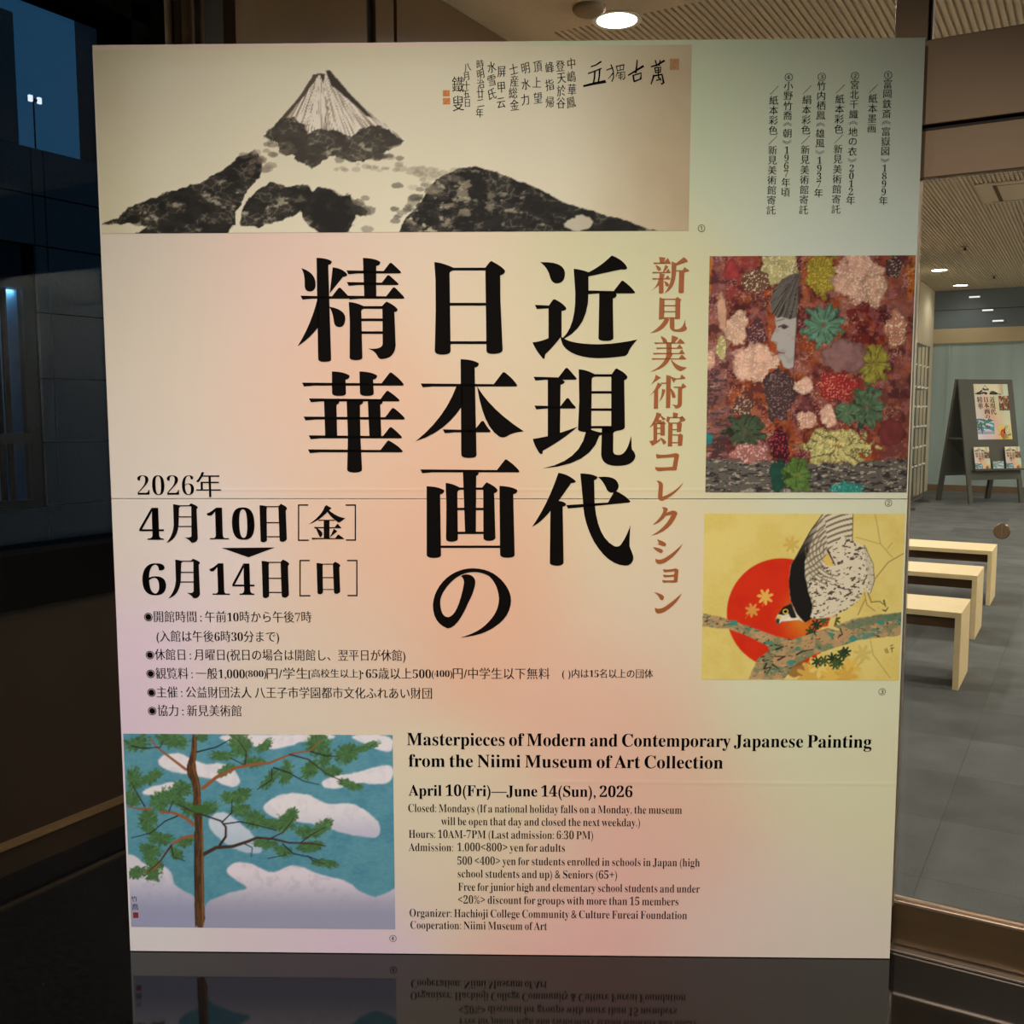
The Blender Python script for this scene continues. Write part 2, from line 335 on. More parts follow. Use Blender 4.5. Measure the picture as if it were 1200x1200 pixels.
for i, (x, y) in enumerate(VEST):
    copy_thing(d0, (x, y, ZC), ['vestibule downlight close to the face of the poster board', 'added spotlight evening the light on the poster board from the door side', 'added spotlight evening the light on the poster board from the window side', 'vestibule downlight beside the dark window'][i], GL)
dm = empty('ceiling_sensor', (-1.905, 2.06, ZC), 0, 'dark round dome sensor on the ceiling beside the downlight', 'sensor')
MB().lathe([(0.085, 0), (0.085, -0.012), (0.07, -0.03), (0.04, -0.042), (0.0, -0.046)], (0, 0, 0)).build('dome', M['sensor'], dm)
MB().lathe([(0.006, -0.003), (0.006, -0.001)], (0.078, 0.015, -0.02), seg=10).build('indicator_lamp', emit('red_indicator', (1, 0.15, 0.08, 1), 1.2), dm)
def sprinkler(px, py, label):
    p = on_plane(px, py, 2, ZC)
    r = empty('ceiling_sprinkler', (p[0], p[1], ZC), 0, label, 'sprinkler', 'sprinkler heads in the ceiling')
    MB().lathe([(0.05, 0), (0.05, -0.006), (0.02, -0.012)], (0, 0, 0), seg=20).build('rosette', M['sensor'], r)
    MB().lathe([(0.012, -0.012), (0.012, -0.04), (0.03, -0.042), (0.03, -0.046)], (0, 0, 0), seg=14).build('head', M['black'], r)
sprinkler(1131, 289, 'small sprinkler head on the ceiling nearer the access hatch'); sprinkler(1165, 323, 'small sprinkler head farther away near the blue grey band')
hp = on_plane(1163, 217, 2, ZC); hq = on_plane(1168, 236, 2, ZC)
ht = empty('access_hatch', (hp[0], hp[1], ZC), 0, 'square access hatch with dark slot frame in the ribbed ceiling', 'hatch')
MB().box(-0.14, 0.95, -0.12, 0.86, -0.008, -0.0005).build('border', M['ceiling'], ht)
MB().box(0.04, 0.9, 0.05, 0.76, -0.010, -0.006).build('panel', M['ceiling'], ht)
MB().box(0.0, 0.034, -0.02, 0.8, -0.009, -0.006).box(0.034, 0.9, 0.0, 0.02, -0.009, -0.006).box(-0.06, 0.9, 0.78, 0.80, -0.009, -0.006).build('slot', M['oakdark'], ht)
# three lit strips added in place of ceiling lamps mirrored in the blue-grey band
sl = None
for i, (px, py, lb) in enumerate([(1142, 348, 'upper left of the three lit strips standing for lamp reflections on the blue grey band'), (1157.5, 363.5, 'middle of the three lit strips standing for lamp reflections on the blue grey band'), (1169.5, 376, 'lower right of the three lit strips standing for lamp reflections on the blue grey band')]):
    p = on_plane(px, py, 1, YF-0.05)
    if sl is None:
        sl = empty('reflection_strip', tuple(p), 0, lb, 'strip lamp', 'reflection strips on the blue grey band')
        MB().box(-0.085, 0.085, -0.012, 0.03, -0.014, 0.014).build('strip_back', M['white'], sl)
        MB().box(-0.083, 0.083, -0.016, -0.012, -0.012, 0.012).build('diffuser', emit('reflection_glow', (0.95, 0.95, 0.9, 1), 1.1), sl)
    else: copy_thing(sl, tuple(p), lb)

# ------------------------------------------------------------------ outside: the neighbouring building
bd = empty('neighbouring_building', (-9.0, 0, -1.5), 0, 'dark tiled building seen through the left window at dusk', 'building')
TOP = 5.57; zj = [-0.2+0.665*i for i in range(10)]
yj = [0.15, 2.05, 3.95, 5.85, 7.75, 9.65]
bt = MB()
WIN = (2.15, 3.72, 1.98, 4.33)
zz = [0.0]+[z for z in (1.98, 2.675, 3.34, 3.66, 4.33, 4.98)]+[TOP]
zz = [0.0, 0.66, 1.32, 1.94, 2.60, 3.26, 3.93, 4.60, 5.10, TOP]
yy = [-6.5, -4.6, -2.7, -0.8, 1.1, 2.1, 3.92, 4.06, 5.92, 7.82, 9.72, 11.6]
for a, b in zip(yy, yy[1:]):
    for c, d in zip(zz, zz[1:]):
        if a >= 2.09 and b <= 3.93 and c >= 1.9 and d <= 4.61: continue
        bt.box(-0.04, 0.0, a+0.008, b-0.008, c+0.008, d-0.008)
bt.build('tile_cladding', M['tile'], bd)
MB().box(-4.0, -0.035, -6.5, 2.1, 0, TOP).box(-4.0, -0.035, 3.92, 11.6, 0, TOP).box(-4.0, -0.035, 2.1, 3.92, 0, 1.93).box(-4.0, -0.035, 2.1, 3.92, 4.61, TOP).box(-4, -0.6, 2.1, 3.92, 1.93, 4.61).build('wall', M['tilejoint'], bd)
MB().box(-0.30, -0.06, 2.1, 2.2, 1.94, 4.6).box(-0.30, -0.06, 3.80, 3.92, 1.94, 4.6).box(-0.30, -0.06, 2.1, 3.92, 1.94, 2.02).box(-0.30, -0.06, 2.1, 3.92, 2.60, 2.70).box(-0.30, -0.06, 2.1, 3.92, 4.16, 4.6).build('window_frame', M['black'], bd)
bl = MB()
for i in range(16): bl.box(-0.150, -0.146, 2.26+i*0.088, 2.26+i*0.088+0.016, 2.02, 4.16)
bl.box(-0.150, -0.146, 3.675, 3.79, 2.02, 4.16)
bl.build('window_blind', M['blind'], bd)
MB().box(-0.10, -0.095, 2.2, 3.80, 2.02, 4.16).build('window_pane', M['pane_out'], bd)
MB().box(-0.58, -0.57, 2.2, 3.9, 2.02, 4.16).build('dark_room', M['black'], bd)
wl_ = bpy.data.lights.new('slat_fill_lamp', 'AREA'); wl_.shape = 'RECTANGLE'; wl_.size = 0.02; wl_.size_y = 1.5; wl_.energy = 5.0; wl_.color = (0.55, 0.92, 1.0)  # added lamp between pane and blind to brighten the slats
wo = bpy.data.objects.new('slat_fill_lamp', wl_); COL.objects.link(wo); wo.location = (-9.0-0.123, 3.0, 4.15-1.5)
MB().box(-0.3, 0.02, 4.73, 6.4, TOP, TOP+4).box(-3.0, 0.0, -6.5, 3.80, TOP, TOP+1.25).build('pier', M['tile'], bd)
cn = empty('glass_canopy', (-8.2, 4.75, 0.0), 0, 'small sloping roof outside just above the window sill', 'canopy')
MB().hexa([(-0.4, -0.36, 0.0), (0.4, -0.36, 0.0), (0.4, 0.5, 0), (-0.4, 0.5, 0), (-0.4, -0.02, 0.26), (-0.3, -0.02, 0.26), (-0.3, 0.1, 0.26), (-0.4, 0.1, 0.26)]).build('roof', M['blind'], cn)
struct(MB().box(-40, XL-0.2, -30, 40, -1.6, -1.5).build('ground', M['tile']), 'dark ground outside')
q0 = on_plane(39, 117, 0, -9.1)  # lit blocks on a mast stand in for ceiling lamps mirrored in the window
rl = empty('reflected_lamps', (-9.1, q0[1], TOP-1.5), 0, 'pair of small lit blocks standing in for lamps reflected in the window', 'lamp')
MB().tube([(0, 0, 0), (0, 0, q0[2]-TOP+1.5)], 0.008).build('mast', M['tilejoint'], rl)
MB().box(-0.02, 0.02, -0.06, 0.06, q0[2]-TOP+1.5-0.01, q0[2]-TOP+1.5+0.01).build('bracket', M['tilejoint'], rl)
lampm = emit('reflected_lamp_glow', (1, 0.95, 0.85, 1), 1.5)
for k in (-1, 1): MB().box(0.01, 0.04, k*0.05-0.018, k*0.05+0.018, q0[2]-TOP+1.5-0.03, q0[2]-TOP+1.5+0.03).build('reflected_lamp', lampm, rl)

# ------------------------------------------------------------------ lobby furniture
def make_bench(loc):
    r = empty('wooden_bench', loc, 0, 'pale wooden bench nearest the glass door', 'bench', 'pale wooden benches in a row')
    L, D, Hh, t = 1.5, 0.44, 0.405, 0.03
    MB().box(-L, 0, 0, D, Hh-t, Hh).build('seat', M['oak'], r, bevel=0.002)
    for x in (-L, -t): MB().box(x, x+t, 0, D, 0, Hh-t).build('leg', M['oak'], r, bevel=0.002)
    MB().box(-L+t, -t, 0.05, 0.07, Hh-t-0.062, Hh-t).build('apron', M['oakdark'], r)
    MB().box(-L+t, -t, D-0.07, D-0.05, Hh-t-0.062, Hh-t).build('apron', M['oakdark'], r)
    return r
b0 = make_bench((-0.14, 2.805, 0))
copy_thing(b0, (-0.185, 4.10, 0), 'pale wooden bench in the middle of the row of three')
copy_thing(b0, (-0.20, 5.35, 0), 'pale wooden bench farthest away, in front of the standing sign')

# wire brochure rack against the cream wall
rk = empty('wire_rack', (-1.84, 12.45, 0), 0, 'tall chrome wire brochure rack beside the cream wall', 'rack')
RL, RH, RD = 1.45, 2.38, 0.16
for y in (0.0, RL):
    MB().tube([(0, y, 0), (0, y, RH)], 0.013).build('post', M['chrome'], rk)
    MB().tube([(-RD, y, 0), (-RD, y, RH)], 0.013).build('post', M['chrome'], rk)
    MB().bar((-RD-0.08, y, 0.02), (0.1, y, 0.02), 0.03, 0.04).build('foot', M['chrome'], rk)
for z in (0.10, 0.58, 1.15, 1.72, RH-0.01):
    s = MB(); s.tube([(0, 0, z), (0, RL, z)], 0.007); s.tube([(-RD, 0, z), (-RD, RL, z)], 0.007)
    for k in range(12): s.tube([(-RD, (k+.5)*RL/12, z), (0.0, (k+.5)*RL/12, z)], 0.004, 6)
    s.build('wire_shelf', M['chrome'], rk)
s = MB()
for k in range(1, 4): s.tube([(0.0, k*RL/4, 0.08), (0.0, k*RL/4, RH)], 0.007, 6)
s.build('upright_wires', M['chrome'], rk)
for z in (0.60, 0.87, 1.17, 1.46, 1.74, 2.05):
    for k in range(4):
        y = 0.1+k*0.38; MB().bar((0.0, y, z), (0.035, y+0.012, z+0.012), 0.024, 0.022).build('hook', M['white'], rk)

# ------------------------------------------------------------------ numpy painter for the printed pictures (photo-pixel coordinates)
def _hash(i, j, s):
    n = (i.astype(np.int64)*374761393 + j.astype(np.int64)*668265263 + s*1442695041) & 0x7fffffff
    n = ((n ^ (n >> 13))*1274126177) & 0x7fffffff
    return ((n ^ (n >> 16)) & 0xffff)/65535.0
def vnoise(x, y, s=0):
    i = np.floor(x); j = np.floor(y); u = x-i; v = y-j; u = u*u*(3-2*u); v = v*v*(3-2*v)
    a, b, c, d = _hash(i, j, s), _hash(i+1, j, s), _hash(i, j+1, s), _hash(i+1, j+1, s)
    return (a*(1-u)+b*u)*(1-v)+(c*(1-u)+d*u)*v
def fbm(x, y, sc, s=0, oc=4):
    r = 0; a = 0.5; t = 0
    for k in range(oc):
        r = r+a*vnoise(x/sc+k*17.3, y/sc-k*9.1, s+k); t += a; a *= 0.55; sc *= 0.5
    return r/t
def chaikin(p, n=2):
    p = np.array(p, float)
    for _ in range(n):
        q = np.roll(p, -1, 0); p = np.stack([p*.75+q*.25, p*.25+q*.75], 1).reshape(-1, 2)
    return p
def cells(x, y, s=0):
    """distance gap between the two nearest scattered points: 0 on the border between two blobs"""
    i0 = np.floor(x); j0 = np.floor(y); f1 = np.full(x.shape, 9.0); f2 = np.full(x.shape, 9.0)
    for di in (-1, 0, 1):
        for dj in (-1, 0, 1):
            i, j = i0+di, j0+dj; d = np.hypot(i+_hash(i, j, s)-x, j+_hash(i, j, s+9)-y)
            f2 = np.minimum(f2, np.maximum(f1, d)); f1 = np.minimum(f1, d)
    return f2-f1
def sstep(a, b, x): t = np.clip((x-a)/(b-a), 0, 1); return t*t*(3-2*t)
class Canvas:
    def __init__(s, X, Y, base): s.X = X; s.Y = Y; s.C = np.empty(X.shape+(3,)); s.C[:] = np.array(base)/255.0
    def put(s, m, col, a=1.0):
        m = np.clip(m*a, 0, 1)[..., None]; col = np.asarray(col, float)
        if col.max() > 1.5: col = col/255.0
        s.C = s.C*(1-m)+col*m
    def poly(s, pts, warp=0.0, wsc=6.0, seed=1, soft=0.7):
        X, Y = s.X, s.Y
        if warp:
            X = X+(fbm(s.X, s.Y, wsc, seed)-0.5)*2*warp; Y = Y+(fbm(s.X, s.Y, wsc, seed+50)-0.5)*2*warp
        p = np.array(pts, float); ins = np.zeros(X.shape, bool); d = np.full(X.shape, 1e9)
        for (x0, y0), (x1, y1) in zip(p, np.roll(p, -1, 0)):
            c = ((y0 > Y) != (y1 > Y))
            xi = x0+(Y-y0)*(x1-x0)/((y1-y0) if y1 != y0 else 1e-9)
            ins ^= c & (X < xi)
            ex, ey = x1-x0, y1-y0; t = np.clip(((X-x0)*ex+(Y-y0)*ey)/(ex*ex+ey*ey+1e-9), 0, 1)
            d = np.minimum(d, (X-x0-t*ex)**2+(Y-y0-t*ey)**2)
        d = np.sqrt(d); sd = np.where(ins, d, -d)
        return sstep(-soft, soft, sd)
    def line(s, pts, w0, w1=None, soft=0.6):
        w1 = w0 if w1 is None else w1; p = np.array(pts, float); n = len(p)-1; m = np.zeros(s.X.shape)
        for k in range(n):
            x0, y0 = p[k]; ex, ey = p[k+1]-p[k]
            pad = max(w0, w1)+2
            t = np.clip(((s.X-x0)*ex+(s.Y-y0)*ey)/(ex*ex+ey*ey+1e-9), 0, 1)
            d = np.hypot(s.X-x0-t*ex, s.Y-y0-t*ey); w = w0+(w1-w0)*(k+t)/n
            m = np.maximum(m, sstep(w/2+soft, w/2-soft, d))
        return m
    def ell(s, cx, cy, rx, ry, warp=0.0, wsc=5.0, seed=3, rot=0.0, soft=0.12):
        dx, dy = s.X-cx, s.Y-cy; c, n = math.cos(rot), math.sin(rot)
        u = (dx*c+dy*n)/rx; v = (-dx*n+dy*c)/ry; r = np.hypot(u, v)
        if warp: r = r+(fbm(s.X, s.Y, wsc, seed)-0.5)*2*warp
        return sstep(1+soft, 1-soft, r)

def paint_mountain(X, Y):
    c = Canvas(X, Y, (223, 215, 188))
    c.put(sstep(640, 810, X)*0.75+0*X, (172, 148, 112)); c.put(sstep(200, 110, X)*0.55, (196, 184, 146)); c.put(sstep(90, 55, Y)*0.35, (204, 192, 152))
    c.put(fbm(X, Y, 40, 9), (232, 224, 196), 0.25)
    INK = (24, 21, 18)
    def wash(m, seed, lo=0.35, hi=0.62, k=1.0, col=INK, stretch=1.6):
        n = fbm(X, Y*stretch, 11, seed, 5)
        jx = X+(fbm(X, Y, 6, seed+2)-.5)*7; jy = Y+(fbm(X, Y, 6, seed+5)-.5)*7
        c.put(m*(0.95+0.05*sstep(lo, hi, n)), col, k)
        rim = sstep(0.22, 0.02, cells(jx/11, jy/7.5, seed)); part = sstep(0.44, 0.62, fbm(X+31, Y*stretch+9, 16, seed+7, 3))
        c.put(m*rim*part, (176, 166, 142), 0.42); c.put(m*part, (104, 97, 84), 0.20)
        c.put(m*sstep(0.62, 0.72, fbm(X+11, Y*1.7+9, 12, seed+17, 5))*part, (206, 197, 168), 0.6)
    # snow cone with radial streaks
    cone = c.poly([(308, 161), (330, 143), (352, 114), (365, 90), (372, 86), (384, 84), (391, 90), (410, 110), (438, 137), (476, 164), (440, 168), (340, 168)], 1.2, 5, 4)
    c.put(cone, (232, 222, 204))
    ang = np.arctan2(X-376, np.maximum(Y-74, 1)); st = fbm(ang*160, Y*0.12, 5, 21, 3)
    c.put(cone*sstep(0.52, 0.66, st)*sstep(86, 118, Y), (140, 118, 100), 0.6)
    c.put(cone*sstep(0.60, 0.70, fbm(ang*260+40, Y*0.2, 5, 25, 3)), (84, 70, 58), 0.5)
    c.put(c.poly([(382, 83), (386, 82), (412, 112), (437, 138), (430, 136), (404, 113), (388, 100)], 0.8, 4, 5), (62, 54, 46))
    c.put(c.poly([(367, 88), (375, 86), (360, 108), (334, 140), (312, 158), (330, 138), (352, 112)], 0.8, 4, 6), (84, 74, 62))
    c.put(c.poly([(374, 86), (381, 87), (379, 98)], 0.4), (70, 60, 50))
    # wooded foot of the cone
    foot = c.poly([(309, 160), (328, 140), (345, 138), (357, 148), (360, 156), (374, 150), (396, 152), (412, 162), (424, 150), (444, 146), (462, 156), (474, 165), (466, 172), (445, 180), (428, 188), (408, 190), (392, 182), (380, 188), (366, 199), (355, 192), (342, 182), (328, 178), (326, 168)], 3.5, 7, 8)
    wash(foot, 31, col=(62, 57, 49))
    rnd = random.Random(5)
    def puffs(n, box, r, col, a, seed, flat=0.6):
        for k in range(n):
            x = rnd.uniform(box[0], box[2]); y = rnd.uniform(box[1], box[3]); q = rnd.uniform(*r)
            sel = c.ell(x, y, q, q*flat, 0.35, 4, seed+k)
            c.put(sel, col, a*rnd.uniform(0.5, 1))
    puffs(14, (312, 166, 345, 182), (3, 6), (120, 108, 92), 0.6, 60); puffs(22, (390, 182, 470, 200), (3, 7), (132, 120, 102), 0.45, 90); puffs(10, (430, 172, 470, 186), (3, 7), (70, 64, 54), 0.6, 130)
    # two dark flanks
    left = c.poly([(118, 263), (138, 254), (150, 244), (178, 233), (200, 224), (236, 213), (262, 199), (280, 184), (298, 176), (308, 186), (306, 204), (292, 222), (284, 236), (276, 248), (276, 264), (262, 276), (158, 276), (172, 265), (150, 262), (134, 264)], 3, 8, 11)
    wash(left, 41, k=0.97)
    mid = c.poly([(282, 264), (286, 242), (298, 226), (318, 213), (338, 220), (348, 217), (360, 216), (367, 224), (374, 220), (388, 222), (398, 232), (412, 228), (414, 240), (432, 246), (428, 254), (416, 253), (412, 266), (402, 275), (374, 274), (362, 264), (352, 248), (336, 256), (318, 262), (302, 266)], 3, 8, 13)
    wash(mid, 43, k=0.95)
    c.put(c.ell(390, 250, 24, 24, 0.3, 8, 4), INK, 0.8); c.put(c.ell(352, 232, 13, 14, 0.3, 8, 6), INK, 0.5); c.put(c.ell(376, 232, 8, 9, 0.3, 6, 16), INK, 0.5)
    puffs(12, (285, 178, 326, 205), (4, 8), (124, 108, 92), 0.6, 160); puffs(8, (400, 232, 432, 270), (5, 9), (70, 64, 55), 0.5, 180)
    right = c.poly([(468, 274), (474, 256), (492, 240), (500, 224), (512, 210), (534, 199), (556, 195), (582, 202), (606, 212), (634, 222), (660, 237), (700, 249), (742, 262), (780, 275)], 2.5, 8, 17)
    wash(right*(1-0.85*c.ell(678, 262, 16, 9, 0.4, 8, 77)), 47, lo=0.3, hi=0.5)
    c.put(right*sstep(0.56, 0.64, fbm(X, Y*1.4, 16, 71, 5))*sstep(620, 560, X), (176, 164, 138), 0.62)
    c.put(right*sstep(0.60, 0.68, fbm(X, Y*1.5, 7, 75, 4))*sstep(560, 500, X), (212, 202, 172), 0.8)
    puffs(34, (462, 214, 520, 272), (4, 9), (72, 66, 56), 0.6, 200, 0.5); puffs(26, (480, 196, 545, 226), (4, 8), (150, 138, 118), 0.5, 240, 0.55); puffs(16, (490, 240, 540, 272), (5, 9), INK, 0.8, 280, 0.6)
    return c.C

def paint_leaves(X, Y):
    def P(x, y): return x/4.0+820, y/4.0+290
    def S(pts): return [P(*p) for p in pts]
    c = Canvas(X, Y, (122, 56, 42))
    n = fbm(X, Y, 26, 3, 5)
    c.put(sstep(0.45, 0.62, n), (150, 72, 34)); c.put(sstep(0.50, 0.66, fbm(X, Y, 20, 8, 5)), (92, 34, 38), 0.85); c.put(sstep(0.56, 0.68, fbm(X, Y, 15, 12, 5)), (150, 104, 98), 0.7)
    def region(pts, col, a, seed=1): c.put(c.poly(S(pts), 2, 8, seed), col, a)
    region([(40, 40), (120, 40), (130, 600), (30, 640)], (140, 92, 92), 0.6); region([(870, 40), (1010, 40), (990, 700), (860, 700)], (134, 82, 74), 0.6)
    region([(120, 40), (270, 40), (250, 200), (130, 240)], (150, 60, 62), 0.7); region([(300, 200), (350, 200), (380, 620), (150, 700), (330, 480)], (176, 76, 28), 0.75)
    region([(970, 40), (1012, 40), (1000, 240), (975, 230)], (182, 100, 28), 0.9); region([(40, 40), (62, 40), (50, 230), (40, 230)], (186, 110, 30), 0.9)
    region([(440, 40), (480, 40), (470, 330), (440, 560)], (84, 30, 30), 0.9); region([(690, 290), (880, 290), (870, 460), (700, 450)], (104, 32, 28), 0.8)
    region([(430, 680), (560, 650), (520, 800), (430, 820)], (110, 62, 66), 0.8); region([(20, 620), (120, 560), (130, 1000), (20, 1000)], (122, 88, 86), 0.75)
    region([(860, 640), (990, 600), (980, 1000), (850, 1000)], (104, 60, 56), 0.75); region([(150, 660), (330, 600), (330, 900), (140, 760)], (158, 82, 40), 0.6)
    c.put(sstep(0.54, 0.64, fbm(X, Y, 9, 203, 4)), (168, 112, 108), 0.45); c.put(sstep(0.55, 0.66, fbm(X, Y, 11, 207, 4)), (62, 26, 28), 0.6); c.put(sstep(0.58, 0.66, fbm(X, Y, 7, 211, 4)), (176, 96, 52), 0.4)
    c.put(sstep(0.06, 0.0, cells(X/9+fbm(X, Y, 8, 3)*2, Y/9, 5)), (74, 36, 34), 0.45)
    c.put(sstep(0.50, 0.62, fbm(X, Y, 15, 221, 3))*sstep(0.62, 0.72, vnoise(X/1.5, Y/1.5, 231)), (206, 170, 150), 0.5)
    # grey scratched ground
    bot = c.poly(S([(20, 990), (340, 1000), (520, 1010), (830, 1000), (975, 990), (975, 1160), (10, 1160)]), 3, 6, 9)
    c.put(bot, (96, 90, 82)); c.put(bot*sstep(0.5, 0.62, fbm(X*0.5, Y*1.8, 4, 33, 3)), (44, 40, 40), 0.85); c.put(bot*sstep(0.6, 0.68, fbm(X*0.6, Y*1.6, 3, 37, 3)), (190, 176, 156), 0.7)
    side = c.poly(S([(20, 570), (130, 560), (135, 1000), (20, 1000)]), 3, 6, 14)
    c.put(side*sstep(0.54, 0.64, fbm(X*0.5, Y*1.8, 4, 39, 3)), (60, 48, 50), 0.7)
    dots = sstep(0.66, 0.74, vnoise(X/1.35, Y/1.35, 91))
    def bloom(cx, cy, rx, ry, col, seed, lob=7, dot=(236, 214, 180), veins=None, amp=0.09):
        x, y = P(cx, cy); rx /= 4; ry /= 4
        th = np.arctan2((Y-y)/ry, (X-x)/rx); r = np.hypot((X-x)/rx, (Y-y)/ry)
        edge = 1-amp+amp*np.cos(th*lob+seed)+(fbm(X, Y, 7, seed)-0.5)*0.75
        m = sstep(0.06, -0.06, r-edge)
        sh = 0.82+0.36*fbm(X, Y, 7, seed+4)
        c.put(m, np.clip(np.asarray(col)/255.0*sh[..., None], 0, 1))
        c.put(m*sstep(0.80, 1.0, r/np.maximum(edge, .1)), np.array(col)*0.6/255.0, 0.5)
        if veins: c.put(m*sstep(0.72, 0.97, np.cos(th*veins+5*fbm(X, Y, 9, seed+9)+r*3*np.sin(th*5)))*sstep(0.10, 0.3, r), np.array(col)*0.36/255.0, 0.6); c.put(m*sstep(0.2, 0.05, r), (120, 70, 50), 0.6); c.put(m*sstep(0.52, 0.66, fbm(X, Y, 4, seed+21)), np.minimum(np.array(col)*1.35, 255)/255.0, 0.5)
        if dot is not None: c.put(m*dots*sstep(1.0, 0.9, r), dot, 0.8)
    bloom(370, 95, 100, 95, (176, 168, 112), 5); bloom(260, 160, 70, 60, (110, 76, 60), 41, dot=(238, 220, 180)); bloom(570, 120, 75, 125, (150, 132, 44), 6, 9, (206, 184, 80)); bloom(745, 140, 125, 140, (206, 158, 136), 7, 4, veins=None)
    bloom(820, 200, 60, 85, (196, 152, 128), 8, 3); bloom(920, 380, 55, 90, (176, 120, 96), 9, 5); bloom(910, 90, 40, 55, (74, 54, 54), 51, 5, (200, 170, 150))
    bloom(175, 380, 62, 85, (208, 166, 140), 10, 3); bloom(105, 300, 22, 90, (206, 160, 130), 11, 2, None); bloom(265, 405, 48, 70, (88, 52, 56), 12, 4, (200, 150, 140)); bloom(265, 545, 115, 95, (218, 170, 146), 13, 5)
    bloom(100, 470, 30, 60, (176, 166, 104), 14, 4); bloom(45, 530, 30, 50, (206, 156, 134), 15, 3); bloom(580, 365, 100, 98, (92, 128, 104), 16, 12, None, 14); bloom(815, 545, 75, 95, (134, 126, 52), 17, 10, None, 11)
    bloom(680, 510, 100, 84, (136, 100, 96), 18, 2, None, None, 0.04); bloom(640, 650, 105, 75, (150, 44, 44), 19, 6, (224, 150, 120)); bloom(785, 750, 85, 110, (78, 100, 74), 20, 9, None, 9); bloom(690, 775, 70, 50, (86, 112, 82), 21, 6, None, 7)
    bloom(480, 650, 52, 42, (214, 170, 148), 22, 3); bloom(500, 810, 52, 50, (206, 156, 132), 23, 4); bloom(600, 790, 40, 62, (212, 166, 142), 24, 3); bloom(650, 930, 178, 92, (176, 166, 102), 25, 6, (226, 212, 150), 5)
    bloom(372, 690, 75, 130, (74, 54, 54), 26, 3, (150, 120, 112)); bloom(205, 745, 62, 48, (96, 66, 56), 27, 4, (220, 190, 160)); bloom(215, 865, 100, 90, (66, 78, 56), 28, 9, None, 9); bloom(235, 965, 105, 52, (166, 108, 100), 29, 5, (230, 190, 176))
    bloom(375, 925, 46, 90, (64, 22, 30), 30, 2, (190, 70, 80)); bloom(370, 1070, 38, 85, (34, 74, 60), 31, 2, None); bloom(455, 1070, 72, 90, (84, 112, 52), 32, 7, None, 9); bloom(690, 1130, 90, 34, (48, 128, 118), 33, 8, (120, 190, 170)); bloom(40, 900, 28, 34, (50, 122, 116), 34, 4, None)
    bloom(895, 865, 60, 66, (110, 50, 48), 35, 2, None, None, 0.03); bloom(150, 110, 40, 50, (158, 58, 58), 36, 3, None)
    # pale face in profile with cropped hair
    face = c.poly(S([(465, 150), (455, 330), (440, 560), (415, 570), (392, 560), (382, 530), (368, 508), (372, 490), (360, 478), (362, 455), (332, 436), (340, 410), (358, 375), (352, 330), (380, 240)]), 0.3, 5, 3)
    c.put(face, (178, 172, 164)); c.put(face*sstep(0.5, 0.7, fbm(X, Y, 9, 61)), (150, 142, 136), 0.5)
    c.put(c.line(S([(368, 492), (398, 496)]), 1.8, 0.8), (112, 62, 60)); c.put(c.line(S([(370, 372), (395, 362), (415, 372)]), 1.8, 1.2), (82, 58, 62)); c.put(c.ell(*P(396, 374), 3.4, 2.0), (74, 58, 58)); c.put(c.line(S([(360, 345), (395, 335)]), 1.0), (110, 96, 92)); c.put(c.line(S([(345, 440), (362, 448)]), 0.8), (120, 100, 96))
    hair = c.poly(S([(474, 120), (430, 126), (385, 150), (345, 196), (329, 250), (336, 300), (362, 330), (385, 325), (420, 335), (455, 330), (465, 200)]), 0.8, 4, 5)
    c.put(hair, (104, 98, 90)); ha = np.arctan2(X-P(470, 0)[0], np.maximum(Y-P(0, 110)[1], 0.5))
    c.put(hair*sstep(0.5, 0.6, fbm(ha*110, np.hypot(X-P(470, 0)[0], Y-P(0, 110)[1])*0.12, 3, 66, 2)), (46, 42, 40), 0.85)
    c.put(c.line(S([(120, 40), (125, 420), (135, 1150)]), 0.6), (90, 56, 50), 0.6); c.put(c.line(S([(885, 40), (880, 500), (830, 1150)]), 0.6), (90, 56, 50), 0.6); c.put(c.line(S([(470, 40), (440, 560), (400, 1150)]), 0.6), (70, 34, 34), 0.6)
    return c.C

